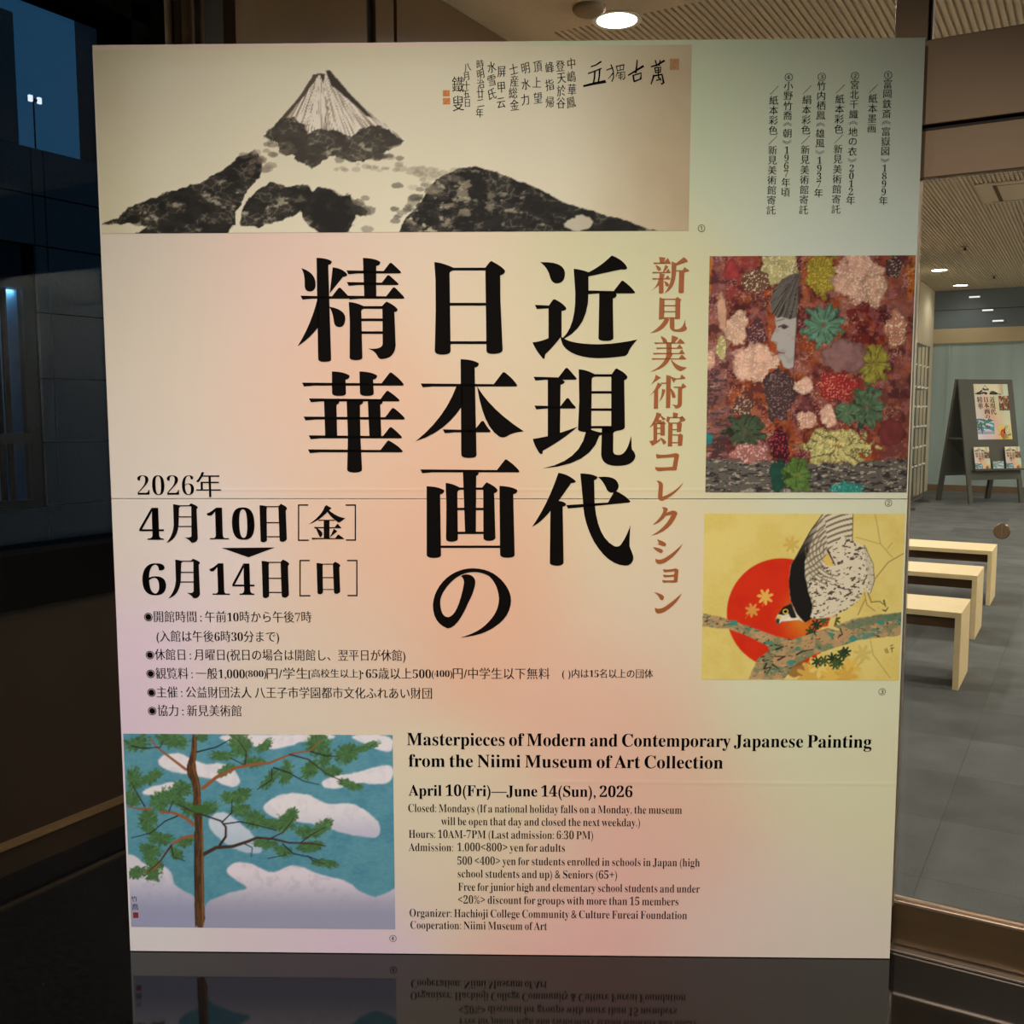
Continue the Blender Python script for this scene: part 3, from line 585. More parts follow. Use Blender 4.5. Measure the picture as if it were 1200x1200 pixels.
def paint_hawk(X, Y):
    def P(x, y): return x/4.8+820, y/4.8+590
    def S(pts): return [P(*p) for p in pts]
    c = Canvas(X, Y, (222, 202, 118))
    c.put(sstep(0.4, 0.7, fbm(X, Y, 30, 2)), (212, 186, 92), 0.6); c.put(fbm(X, Y, 1.6, 4, 1), (228, 210, 132), 0.35)
    # sun
    sun = c.ell(*P(462, 618), 310/4.8, 310/4.8, soft=0.012)*sstep(0, 3, P(800, 0)[0]-X)
    c.put(sun, (212, 48, 20)); c.put(sun*sstep(40, 0, np.hypot(X-P(590, 0)[0], (Y-P(0, 640)[1])*0.8)), (214, 140, 40), 0.9); c.put(sun*sstep(0.4, 0.7, fbm(X, Y, 18, 6)), (198, 38, 18), 0.4)
    # thin twigs
    for pts, w in (([(985, 60), (1000, 130), (1015, 225), (1085, 305)], 0.7), ([(880, 190), (1015, 228)], 0.6), ([(1148, 280), (1060, 330), (980, 430), (890, 625)], 1.3), ([(960, 770), (975, 850), (1070, 980)], 0.7), ([(1055, 255), (1082, 220)], 0.6), ([(930, 870), (885, 915)], 0.6)):
        c.put(c.line(S(pts), w), (150, 126, 70), 0.85)
    def maple(x, y, r, col, rot, a=1.0):
        px, py = P(x, y)
        th = np.arctan2(Y-py, X-px)+rot; rr = np.hypot(X-px, Y-py)/(r/4.8)
        e = 0.42+0.58*np.abs(np.cos(th*3.5))**1.6; c.put(sstep(0.08, -0.08, rr-e), col, a)
        c.put(c.line(S([(x, y), (x-r*1.1*math.sin(rot), y+r*1.1)]), 0.5), col, a)
    maple(368, 525, 48, (230, 176, 84), 0.3); maple(295, 600, 42, (218, 150, 70), 1.0); maple(515, 232, 48, (206, 170, 84), 0.5, 0.8); maple(915, 845, 55, (206, 180, 100), 0.2, 0.8)
    # ground shade and golden leaves
    c.put(c.ell(*P(560, 930), 24, 9, 0.3, 6, 3), (140, 92, 44), 0.8)
    for k, (x, y) in enumerate(((640, 930), (700, 960), (790, 960), (840, 930), (610, 965), (680, 915), (740, 975), (820, 975))): maple(x, y, 70, ((222, 184, 84), (210, 168, 76), (228, 200, 112))[k % 3], k*0.9)
    for k, (x, y) in enumerate(((660, 890), (700, 885), (745, 870), (780, 890), (760, 905), (820, 835), (800, 850), (695, 655), (655, 680), (625, 722), (760, 655))): maple(x, y, 34, ((48, 70, 40), (74, 88, 46), (40, 56, 40))[k % 3], k*1.3)
    # branch
    br = [(270, 990), (300, 930), (330, 870), (395, 825), (380, 800), (260, 740), (160, 705), (15, 690), (18, 620), (90, 630), (200, 665), (330, 710), (440, 750), (520, 765), (620, 735), (740, 695), (860, 650), (1000, 625), (1135, 612), (1130, 742), (1000, 755), (900, 765), (780, 805), (640, 850), (540, 905), (470, 990)]
    b = c.poly(S(br), 1.0, 5, 7); c.put(b, (182, 148, 104)); c.put(b*sstep(0.45, 0.62, fbm(X, Y*1.3, 12, 22, 4)), (118, 128, 92), 0.8); c.put(b*sstep(0.58, 0.68, fbm(X, Y*1.4, 8, 27, 4)), (62, 132, 118), 0.7); c.put(b*sstep(0.62, 0.7, fbm(X, Y*2, 6, 29, 4)), (214, 160, 110), 0.7); c.put(b*sstep(0.68, 0.74, fbm(X, Y*2.4, 4, 41, 3)), (50, 42, 36), 0.7)
    upper = c.poly(S([(800, 690), (900, 645), (1135, 612), (1132, 650), (960, 680), (850, 712)]), 1, 5, 9); c.put(upper, (98, 120, 92), 0.75)
    for x, y, r in ((545, 820, 12), (740, 738, 16), (860, 760, 24), (190, 672, 22), (510, 895, 22), (1020, 670, 20)): c.put(c.ell(*P(x, y), r/4.8, r/7, 0.3, 4, 5), (58, 136, 122), 0.9)
    for pts in ([(375, 900), (360, 930), (400, 920), (375, 960)], [(430, 820), (470, 805), (420, 795)], [(440, 880), (480, 860), (400, 860)], [(545, 850), (580, 830), (640, 820)], [(410, 905), (445, 930)]): c.put(c.line(S(pts), 2.2, 0.8), (40, 30, 26), 0.85)
    # bird: body hanging head-down, long barred wings and tail
    tail = c.poly(S([(690, 60), (862, 60), (858, 220), (830, 300), (700, 290)]), 0.6, 5, 8); c.put(tail, (216, 206, 178))
    bar = np.sin(((Y-P(0, 60)[1])+0.35*(X-P(700, 0)[0])-0.006*(X-P(780, 0)[0])**2)*0.95)
    c.put(tail*sstep(0.1, 0.5, bar), (112, 98, 78), 0.85)
    wing = c.poly(S([(700, 60), (650, 110), (600, 190), (545, 290), (510, 350), (500, 450), (510, 540), (545, 620), (590, 665), (625, 650), (640, 540), (660, 450), (720, 330), (715, 200)]), 0.5, 5, 10); c.put(wing, (206, 196, 168))
    c.put(wing*sstep(0.1, 0.6, np.sin((Y*0.9+X*0.7)*0.95+fbm(X, Y, 8, 3)*4)), (118, 104, 84), 0.8)
    dark = c.poly(S([(690, 62), (640, 120), (560, 270), (512, 345), (500, 440), (512, 545), (545, 625), (592, 668), (628, 650), (640, 600), (610, 490), (590, 400), (590, 330), (640, 180)]), 0.8, 4, 12)
    c.put(dark*sstep(P(0, 60)[1], P(0, 330)[1], Y), (28, 26, 24)); c.put(c.line(S([(690, 62), (620, 160), (520, 340)]), 1.0), (50, 44, 38))
    body = c.poly(S([(720, 270), (800, 180), (862, 210), (930, 240), (970, 330), (985, 430), (960, 510), (920, 500), (880, 560), (820, 600), (740, 640), (650, 650), (620, 640), (640, 560), (610, 440), (660, 400)]), 0.6, 5, 14)
    c.put(body, (220, 208, 180)); c.put(body*sstep(0.60, 0.70, fbm(X*1.0+Y*0.5, Y*1.5-X*.3, 3.4, 81, 2)), (60, 50, 42), 0.85); c.put(c.poly(S([(920, 235), (965, 320), (980, 430), (960, 500), (945, 420), (930, 320)]), 0.4), (196, 184, 156), 0.7)
    inner = c.poly(S([(590, 250), (700, 130), (712, 260), (690, 310), (720, 380), (790, 400), (700, 470), (620, 430)]), 0.6, 5, 15); c.put(inner*sstep(0.0, 0.5, np.sin(((X-P(780, 0)[0])**2+(Y-P(0, 260)[1])**2)**0.5*1.5)), (126, 110, 88), 0.75)
    c.put(c.poly(S([(695, 310), (720, 280), (755, 350), (720, 350), (700, 335)]), 0.3), (222, 186, 96))
    c.put(c.line(S([(720, 265), (760, 345)]), 2.2, 1.2), (52, 44, 38)); c.put(c.line(S([(925, 235), (975, 340), (982, 430), (960, 505)]), 0.7), (96, 84, 62)); c.put(c.line(S([(862, 60), (858, 220)]), 0.8), (80, 70, 56))
    # head
    head = c.poly(S([(515, 562), (480, 580), (440, 620), (425, 650), (440, 682), (460, 664), (500, 660), (560, 655), (585, 668), (545, 620)]), 0.2)
    c.put(head, (226, 216, 190)); c.put(c.poly(S([(515, 562), (470, 582), (440, 622), (470, 628), (500, 618), (515, 650), (545, 640), (530, 600)]), 0.2), (36, 32, 28))
    c.put(c.ell(*P(482, 608), 3.3, 3.3), (222, 190, 80)); c.put(c.ell(*P(482, 608), 2.0, 2.0), (16, 14, 12)); c.put(c.poly(S([(446, 628), (462, 640), (440, 648), (428, 645)]), 0.1), (226, 192, 70)); c.put(c.poly(S([(428, 645), (450, 650), (444, 684), (430, 668)]), 0.1), (44, 62, 62)); c.put(c.poly(S([(500, 640), (560, 652), (470, 662)]), 0.1), (236, 228, 206))
    # feet
    c.put(c.poly(S([(735, 640), (770, 630), (752, 690), (800, 710), (770, 715), (720, 700), (650, 720), (690, 695), (720, 690)]), 0.3), (224, 200, 120))
    for pts in ([(655, 700), (643, 725), (655, 745)], [(790, 705), (802, 735), (775, 755)], [(1035, 545), (1045, 580)], [(1010, 590), (1045, 605), (1058, 585)]): c.put(c.line(S(pts), 1.6, 0.8), (44, 38, 34))
    c.put(c.line(S([(930, 490), (945, 570), (990, 600), (1030, 590)]), 3.6, 3.0), (222, 196, 120)); c.put(c.line(S([(945, 500), (965, 555), (1010, 550), (1040, 570)]), 1.0), (96, 82, 52)); c.put(c.line(S([(925, 500), (940, 570), (985, 605)]), 0.6), (96, 82, 52))
    for pts in ([(1040, 820), (1050, 840)], [(1050, 815), (1060, 838)], [(1072, 800), (1085, 796)], [(1078, 808), (1082, 835)], [(1075, 815), (1092, 812)]): c.put(c.line(S(pts), 0.9), (90, 66, 36))
    return c.C

def paint_pine(X, Y):
    def P(x, y): return x/3.529+140, y/3.529+850
    def S(pts): return [P(*p) for p in pts]
    c = Canvas(X, Y, (90, 148, 166))
    c.put(sstep(0.35, 0.7, fbm(X, Y, 20, 2)), (76, 136, 158), 0.8); c.put(sstep(0.4, 0.7, fbm(X, Y*2, 4, 5, 3)), (108, 164, 176), 0.35)
    def cloud(pts, seed, top=(236, 228, 232), low=(196, 192, 212), y0=None, y1=None):
        m = c.poly(chaikin(S(pts)), 1.2, 7, seed, 1.5); g = sstep(P(0, y0)[1], P(0, y1)[1], Y) if y0 is not None else 0*X
        col = np.array(top)/255*(1-g[..., None])+np.array(low)/255*g[..., None]
        c.put(m, col, 0.96); c.put(m*sstep(0.5, 0.7, fbm(X, Y, 7, seed+3)), np.array(low)/255, 0.25)
    cloud([(150, 150), (185, 118), (250, 112), (300, 140), (370, 165), (430, 150), (500, 205), (495, 250), (450, 255), (400, 225), (300, 205), (200, 190)], 3)
    cloud([(85, 275), (140, 250), (240, 228), (262, 245), (200, 272), (130, 295)], 5)
    cloud([(385, 36), (760, 36), (900, 36), (880, 60), (770, 62), (700, 85), (640, 102), (560, 85), (460, 80)], 7)
    cloud([(935, 36), (1132, 36), (1132, 112), (1080, 108), (1010, 75)], 8)
    cloud([(832, 235), (880, 210), (960, 200), (1060, 170), (1132, 160), (1132, 235), (1060, 245), (990, 235), (900, 262), (850, 262)], 9)
    cloud([(588, 340), (630, 300), (690, 278), (790, 285), (850, 330), (960, 315), (1040, 365), (1085, 420), (1070, 465), (1000, 462), (900, 440), (800, 405), (690, 395), (620, 375)], 11, y0=330, y1=480)
    cloud([(355, 400), (420, 345), (500, 400), (560, 460), (600, 520), (560, 535), (480, 515), (400, 460)], 13, (206, 214, 226), (180, 196, 214), 400, 520)
    cloud([(438, 600), (470, 568), (540, 565), (600, 600), (640, 612), (710, 575), (770, 590), (850, 625), (940, 640), (1000, 690), (1060, 715), (1142, 672), (1230, 640), (1230, 900), (700, 920), (320, 920), (345, 735), (430, 700), (480, 685), (540, 675), (480, 640)], 15, (232, 218, 228), (160, 158, 182), 600, 790)
    cloud([(40, 530), (70, 540), (110, 580), (170, 575), (215, 600), (225, 660), (280, 690), (320, 715), (350, 760), (350, 920), (150, 930), (-40, 920), (-40, 540)], 17, (222, 214, 226), (158, 158, 188), 590, 780)
    def tuft(x, y, rx, ry, rot, seed):
        px, py = P(x, y); dx, dy = X-px, Y-py; cs, sn = math.cos(rot), math.sin(rot)
        u = (dx*cs+dy*sn)/(rx/3.529); v = (-dx*sn+dy*cs)/(ry/3.529)
        r = np.hypot(u, v); th = np.arctan2(v, u)
        e = 0.90+0.08*np.cos(th*13+seed)+(fbm(X, Y, 3.6, seed, 3)-0.5)*0.9; m = sstep(0.22, -0.16, r-e)
        hair = 0.62+0.55*fbm(th*6+seed*3, r*2.5, 1.1, seed+2, 2)+0.25*fbm(X, Y, 5, seed+8)
        c.put(m, np.array((72, 108, 64))/255*hair[..., None], 0.95)
    T = [(75, 75, 60, 35, -.2), (225, 60, 75, 35, .2), (340, 48, 30, 20, 0), (500, 80, 60, 50, .9), (420, 125, 55, 22, .1), (600, 85, 45, 22, -.6), (560, 150, 45, 25, 0), (440, 185, 45, 20, -.6), (820, 80, 55, 55, 0), (850, 140, 25, 50, .3), (940, 115, 55, 45, -.5), (1030, 85, 55, 18, -.4), (880, 190, 45, 22, 0), (790, 180, 50, 32, -.8), (690, 195, 30, 50, .2), (625, 220, 55, 24, -.9), (955, 245, 58, 20, .3),
         (60, 225, 35, 55, 0), (130, 215, 60, 25, -.5), (50, 300, 40, 30, .3), (165, 320, 40, 45, -.4), (120, 385, 40, 40, .4), (125, 430, 45, 22, .5), (225, 300, 60, 30, .6), (260, 260, 50, 30, .2), (290, 345, 55, 30, .5), (365, 345, 60, 28, -.4), (450, 300, 35, 25, .3), (500, 290, 45, 32, -.6), (500, 350, 50, 26, 0), (560, 390, 50, 40, .4), (640, 410, 50, 24, .2), (690, 400, 40, 45, .5), (715, 370, 28, 34, .8), (770, 440, 55, 28, .2), (840, 420, 50, 28, -.6), (600, 490, 60, 22, .1), (680, 520, 40, 24, .2), (790, 500, 60, 25, -.2), (855, 570, 62, 18, .1),
         (175, 470, 55, 28, .1), (130, 515, 50, 28, .3), (275, 480, 40, 24, -.4), (235, 530, 38, 24, .7), (140, 565, 50, 26, .6), (140, 610, 36, 36, -.8), (75, 610, 40, 26, -.2)]
    for k, t in enumerate(T): tuft(*t, k+1)
    RED = (150, 92, 58); DK = (62, 46, 40); BL = (40, 40, 46)
    def br(pts, w0, w1, col): c.put(c.line(S(pts), w0, w1), col)
    br([(345, 260), (400, 215), (480, 175), (560, 160), (620, 155), (670, 135), (720, 115), (790, 105), (830, 65)], 4.2, 1.4, RED); br([(275, 182), (200, 125), (150, 85), (125, 50)], 3.2, 1.4, RED); br([(790, 108), (850, 125), (900, 128)], 1.6, 0.9, BL); br([(705, 120), (780, 140), (850, 195), (920, 230)], 1.8, 1, DK); br([(640, 175), (700, 195), (760, 230), (825, 245)], 1.8, .8, BL)
    br([(520, 160), (525, 110), (490, 60)], 1.6, 1, DK); br([(320, 110), (400, 90), (455, 60)], 1.8, 1, BL); br([(630, 180), (630, 225), (570, 265)], 1.3, .8, BL); br([(460, 135), (515, 162)], 1.2, 1, BL); br([(50, 85), (100, 95), (170, 90), (180, 65)], 1.4, .8, BL)
    br([(310, 412), (270, 380), (220, 360), (170, 358)], 4, 2.6, RED); br([(130, 345), (80, 345), (35, 335)], 2.6, 1.6, RED); br([(105, 335), (75, 285), (50, 235)], 1.8, 1, DK); br([(240, 375), (190, 395), (130, 445), (50, 465)], 1.6, .8, BL); br([(310, 455), (260, 465), (220, 490), (190, 530), (150, 590), (105, 608)], 3.4, 1.4, RED); br([(215, 495), (170, 560), (120, 605)], 1.8, 1, DK); br([(215, 500), (225, 545), (270, 560)], 1.3, .8, BL); br([(205, 355), (222, 310)], 1.3, .8, BL)
    br([(345, 535), (400, 505), (470, 500), (530, 480), (570, 464), (640, 470), (700, 485), (795, 488), (850, 498)], 4.4, 1.4, (70, 52, 42)); br([(415, 495), (440, 460), (440, 420), (420, 395), (360, 375), (300, 355), (240, 325)], 3, 1.2, DK); br([(425, 400), (465, 360), (465, 310)], 1.6, 1, BL); br([(430, 408), (500, 398), (580, 415), (650, 435)], 1.6, .9, BL); br([(620, 470), (680, 440), (720, 385)], 1.6, .9, DK); br([(750, 485), (790, 455), (850, 420)], 1.5, .9, DK); br([(675, 490), (720, 530), (790, 545), (830, 560)], 1.6, 1, BL); br([(520, 490), (550, 505), (545, 545)], 1.3, .7, BL); br([(615, 550), (690, 535)], 1, .7, BL); br([(780, 540), (800, 560), (850, 572)], 1.2, .8, BL)
    tr = [(300, 36), (318, 36), (322, 110), (312, 170), (335, 240), (338, 330), (345, 400), (348, 560), (350, 700), (354, 838), (316, 838), (312, 760), (310, 560), (315, 440), (306, 330), (304, 250), (278, 195), (280, 160), (298, 110)]
    m = c.poly(chaikin(S(tr), 1), 0.6, 5, 4); c.put(m, (96, 66, 42)); c.put(m*sstep(0.4, 0.62, fbm(X*2.2, Y*0.4, 4, 8, 3)), (62, 44, 32), 0.7)
    c.put(c.line(S([(312, 40), (314, 110), (305, 170), (326, 245), (332, 330)]), 1.8), (150, 92, 48), 0.7); c.put(c.line(S([(343, 390), (344, 560), (345, 830)]), 1.6), (156, 110, 56), 0.75); c.put(c.line(S([(312, 440), (311, 600), (316, 830)]), 1.6), (46, 34, 28), 0.7)
    c.put(c.ell(*P(335, 345), 10, 5, 0.3, 4, 3), (66, 104, 56))
    return c.C

def tints(X, Y):                                          # the pale printed colours of the poster's paper
    pts = [(200, 320, 218, 208, 190), (300, 320, 232, 200, 186), (200, 450, 222, 210, 192), (300, 480, 230, 196, 178), (240, 640, 224, 208, 206), (170, 780, 222, 200, 216), (330, 800, 220, 206, 188), (450, 430, 230, 188, 162), (450, 640, 230, 184, 158), (560, 360, 224, 208, 178),
           (550, 580, 228, 184, 156), (570, 700, 228, 182, 154), (700, 560, 220, 204, 168), (690, 340, 212, 208, 168), (800, 480, 210, 208, 166), (950, 150, 206, 214, 190), (850, 90, 200, 210, 176), (1060, 240, 206, 216, 202), (930, 830, 212, 218, 184), (1030, 950, 218, 214, 178), (700, 830, 230, 186, 164), (760, 1000, 228, 178, 166), (820, 930, 224, 190, 162), (860, 1080, 224, 200, 190),
           (590, 1000, 224, 206, 176), (300, 1108, 220, 206, 210), (390, 1108, 220, 194, 216), (150, 1105, 220, 216, 216), (960, 1090, 218, 208, 194), (660, 1100, 232, 182, 176), (480, 980, 222, 210, 184), (950, 900, 216, 212, 178), (130, 600, 222, 210, 198), (480, 300, 228, 206, 186), (620, 440, 220, 200, 170), (760, 700, 220, 204, 176), (400, 560, 226, 198, 174), (200, 560, 220, 210, 196), (400, 730, 222, 196, 174), (1030, 600, 212, 214, 186)]
    num = np.zeros(X.shape+(3,)); den = np.zeros(X.shape)
    for x, y, r, g, b in pts:
        w = np.exp(-((X-x)**2+(Y-y)**2)/(2*62.0**2))+1e-5; num += w[..., None]*np.array((r, g, b)); den += w
    return num/den[..., None]/255.0

def print_mesh(name, xs, zs, y, colfun, parent, depth=None, material='print'):
    """flat printed sheet in the local x-z plane at depth y, with the printed colours as a colour attribute"""
    nx, nz = len(xs), len(zs); XX, ZZ = np.meshgrid(xs, zs)
    YY = np.full(XX.shape, y) if np.isscalar(y) else y
    co = np.stack([XX, YY, ZZ], -1).reshape(-1, 3)
    i = np.arange(nx*nz).reshape(nz, nx)
    q = np.stack([i[:-1, :-1], i[:-1, 1:], i[1:, 1:], i[1:, :-1]], -1).reshape(-1, 4)
    cols = lin(np.clip(colfun(XX, ZZ), 0, 1)).reshape(-1, 3)
    if depth:                                            # give the sheet a back and sides
        k = len(co); c = [(0, 0), (nx-1, 0), (nx-1, nz-1), (0, nz-1)]
        back = np.array([(xs[a], depth, zs[b]) for a, b in c]); co = np.vstack([co, back]); cols = np.vstack([cols, np.full((4, 3), 0.78)])
    me = bpy.data.meshes.new(name)
    faces = q.tolist()
    if depth:
        bo = i[0].tolist(); to = i[-1].tolist(); le = i[:, 0].tolist(); ri = i[:, -1].tolist()
        faces += [bo[::-1]+[k, k+1], to+[k+2, k+3], le+[k+3, k], ri[::-1]+[k+1, k+2], [k, k+3, k+2, k+1]]
    me.from_pydata(co.tolist(), [], faces)
    a = me.color_attributes.new('print', 'FLOAT_COLOR', 'POINT')
    a.data.foreach_set('color', np.hstack([cols, np.ones((len(cols), 1))]).astype(np.float32).ravel())
    me.materials.append(M[material])
    o = bpy.data.objects.new(name, me); COL.objects.link(o); o.parent = parent
    return o

# ------------------------------------------------------------------ the poster board
mid = BR-BU*BOARD_W/2
pb = empty('poster_board', (mid[0], mid[1], 0), BOARD_ROT, 'big free-standing exhibition poster board on the black floor', 'poster board')
seam = on_board(600, 584.5)[1]; ridge = on_board(300, 574)[1]; crease = on_board(850, 917.5)[1]
bx = lambda X, Z: tints(*board_to_px(X, Z))
xs = np.linspace(-BOARD_W/2, BOARD_W/2, 110)
def face_y(xs, zs):
    X, Z = np.meshgrid(xs, zs); px, py = board_to_px(X, Z)
    y = -0.0005*np.exp(-((Z-ridge)/0.0035)**2)*(px > 165)
    y += -0.0005*np.exp(-((Z-crease)/0.005)**2)*sstep(620, 680, px)*(1+0.3*np.sin(px*0.07))
    y += -0.0022*(fbm(px, py*0.6, 16, 5, 2)-0.5)*np.exp(-((Z-BOARD_H)/0.03)**2) - 0.0012*(fbm(px, py, 22, 8, 3)-0.5)*np.exp(-((X+BOARD_W/2)/0.08)**2)
    return np.clip(y, -0.0005, 0.0015)
def rows(a, b): return np.unique(np.concatenate([np.linspace(a, b, 90), [v for c in (ridge, crease) for v in c+np.arange(-4, 5)*0.002 if a < v < b], [v for v in BOARD_H-np.array([.01, .02, .03, .045]) if a < v < b]]))
for a, b in ((seam+0.0009, BOARD_H), (0.002, seam-0.0009)):
    zs = rows(a, b); print_mesh('panel', xs, zs, face_y(xs, zs), bx, pb, 0.022)
MB().box(-BOARD_W/2+0.004, BOARD_W/2-0.004, 0.0225, 0.0255, 0.004, BOARD_H-0.004).build('backing', M['edge'], pb)
for x in (-0.75, 0.55):
    MB().bar((x, 0.0255, 1.5), (x, 0.36 if x > 0 else 0.5, 0.02), 0.05, 0.03).bar((x, 0.03, 0.02), (x, 0.36 if x > 0 else 0.5, 0.02), 0.05, 0.03).build('rear_strut', M['oakdark'], pb)

def picture(name, corners, fun, step, label):
    (ax, ay), (bx_, by), (cx, cy), (dx, dy) = [on_board(*p) for p in corners]          # TL TR BR BL
    x0, x1, z0, z1 = (ax+dx)/2, (bx_+cx)/2, (cy+dy)/2, (ay+by)/2
    nx, nz = int((x1-x0)/step), int((z1-z0)/step)
    o = print_mesh(name, np.linspace(x0, x1, nx), np.linspace(z0, z1, nz), -0.0008, lambda X, Z: fun(*board_to_px(X, Z)), pb)
    o['label'] = label
    return (x0, x1, z0, z1)
S1 = 0.0024
picture('mountain_picture', [(109.5, 57.5), (810, 53.5), (807.5, 270.5), (120.5, 273.5)], paint_mountain, S1, 'ink picture of a snowy mountain')
picture('leaf_picture', [(832.5, 300.5), (1074, 299), (1061.5, 577), (825.5, 577)], paint_leaves, 0.0020, 'red and green picture of leaves and a face')
picture('hawk_picture', [(824.5, 602), (1061, 602), (1053, 797), (822.5, 796.5)], paint_hawk, 0.0020, 'yellow picture of a bird of prey and a red sun')
picture('pine_picture', [(145.5, 860.5), (460.5, 860.5), (463, 1087.5), (153, 1087.5)], paint_pine, 0.0022, 'blue picture of a pine tree and clouds')

# ---- lettering
def outline(s):
    """'x,y' corner points, '*x,y' curve control points -> flattened closed polygon"""
    tk = [(t[0] == '*', tuple(float(v) for v in t.lstrip('*').split(','))) for t in s.split()]
    ex = []
    for i, (c, p) in enumerate(tk):
        ex.append((c, p)); c2, p2 = tk[(i+1) % len(tk)]
        if c and c2: ex.append((False, ((p[0]+p2[0])/2, (p[1]+p2[1])/2)))
    while ex[0][0]: ex = ex[1:]+ex[:1]
    out = []; n = len(ex); i = 0
    while i < n:
        c, p = ex[i]
        if not c: out.append(p); i += 1; continue
        a = out[-1]; b = ex[(i+1) % n][1]
        for k in range(1, 6):
            t = k/6; out.append(((1-t)**2*a[0]+2*t*(1-t)*p[0]+t*t*b[0], (1-t)**2*a[1]+2*t*(1-t)*p[1]+t*t*b[1]))
        i += 1
    return out
def R(x0, x1, y0, y1): return f'{x0},{y0} {x1},{y0} {x1},{y1} {x0},{y1}'
def Hs(x0, x1, yb, ax, ay, t=22):
    k = t/22; tl = ax-(yb-t-ay)*0.8
    return f'{x0},{yb-t-6*k} {tl},{yb-t} {ax-12*k},{ay+12*k} *{ax},{ay-6*k} {ax+18*k},{ay+8*k} *{x1-40*k},{ay+(yb-ay)*.45} {x1},{yb-14*k} *{x1+3},{yb} {x1-16*k},{yb} {x0+110*k},{yb} {x0+18*k},{yb+8*k}'
def Vs(xl, xr, yt, xl2, xr2, yb):
    w = xr-xl; h = 0.30*w
    return f'{xl},{yt} *{xr-.1*w},{yt+.02*w} {xr+h},{yt+.3*w} *{xr+h},{yt+.55*w} {xr},{yt+.6*w} {xr2},{yb-.22*w} *{xr2},{yb} {(xl2+xr2)/2},{yb} *{xl2},{yb} {xl2},{yb-.25*w}'
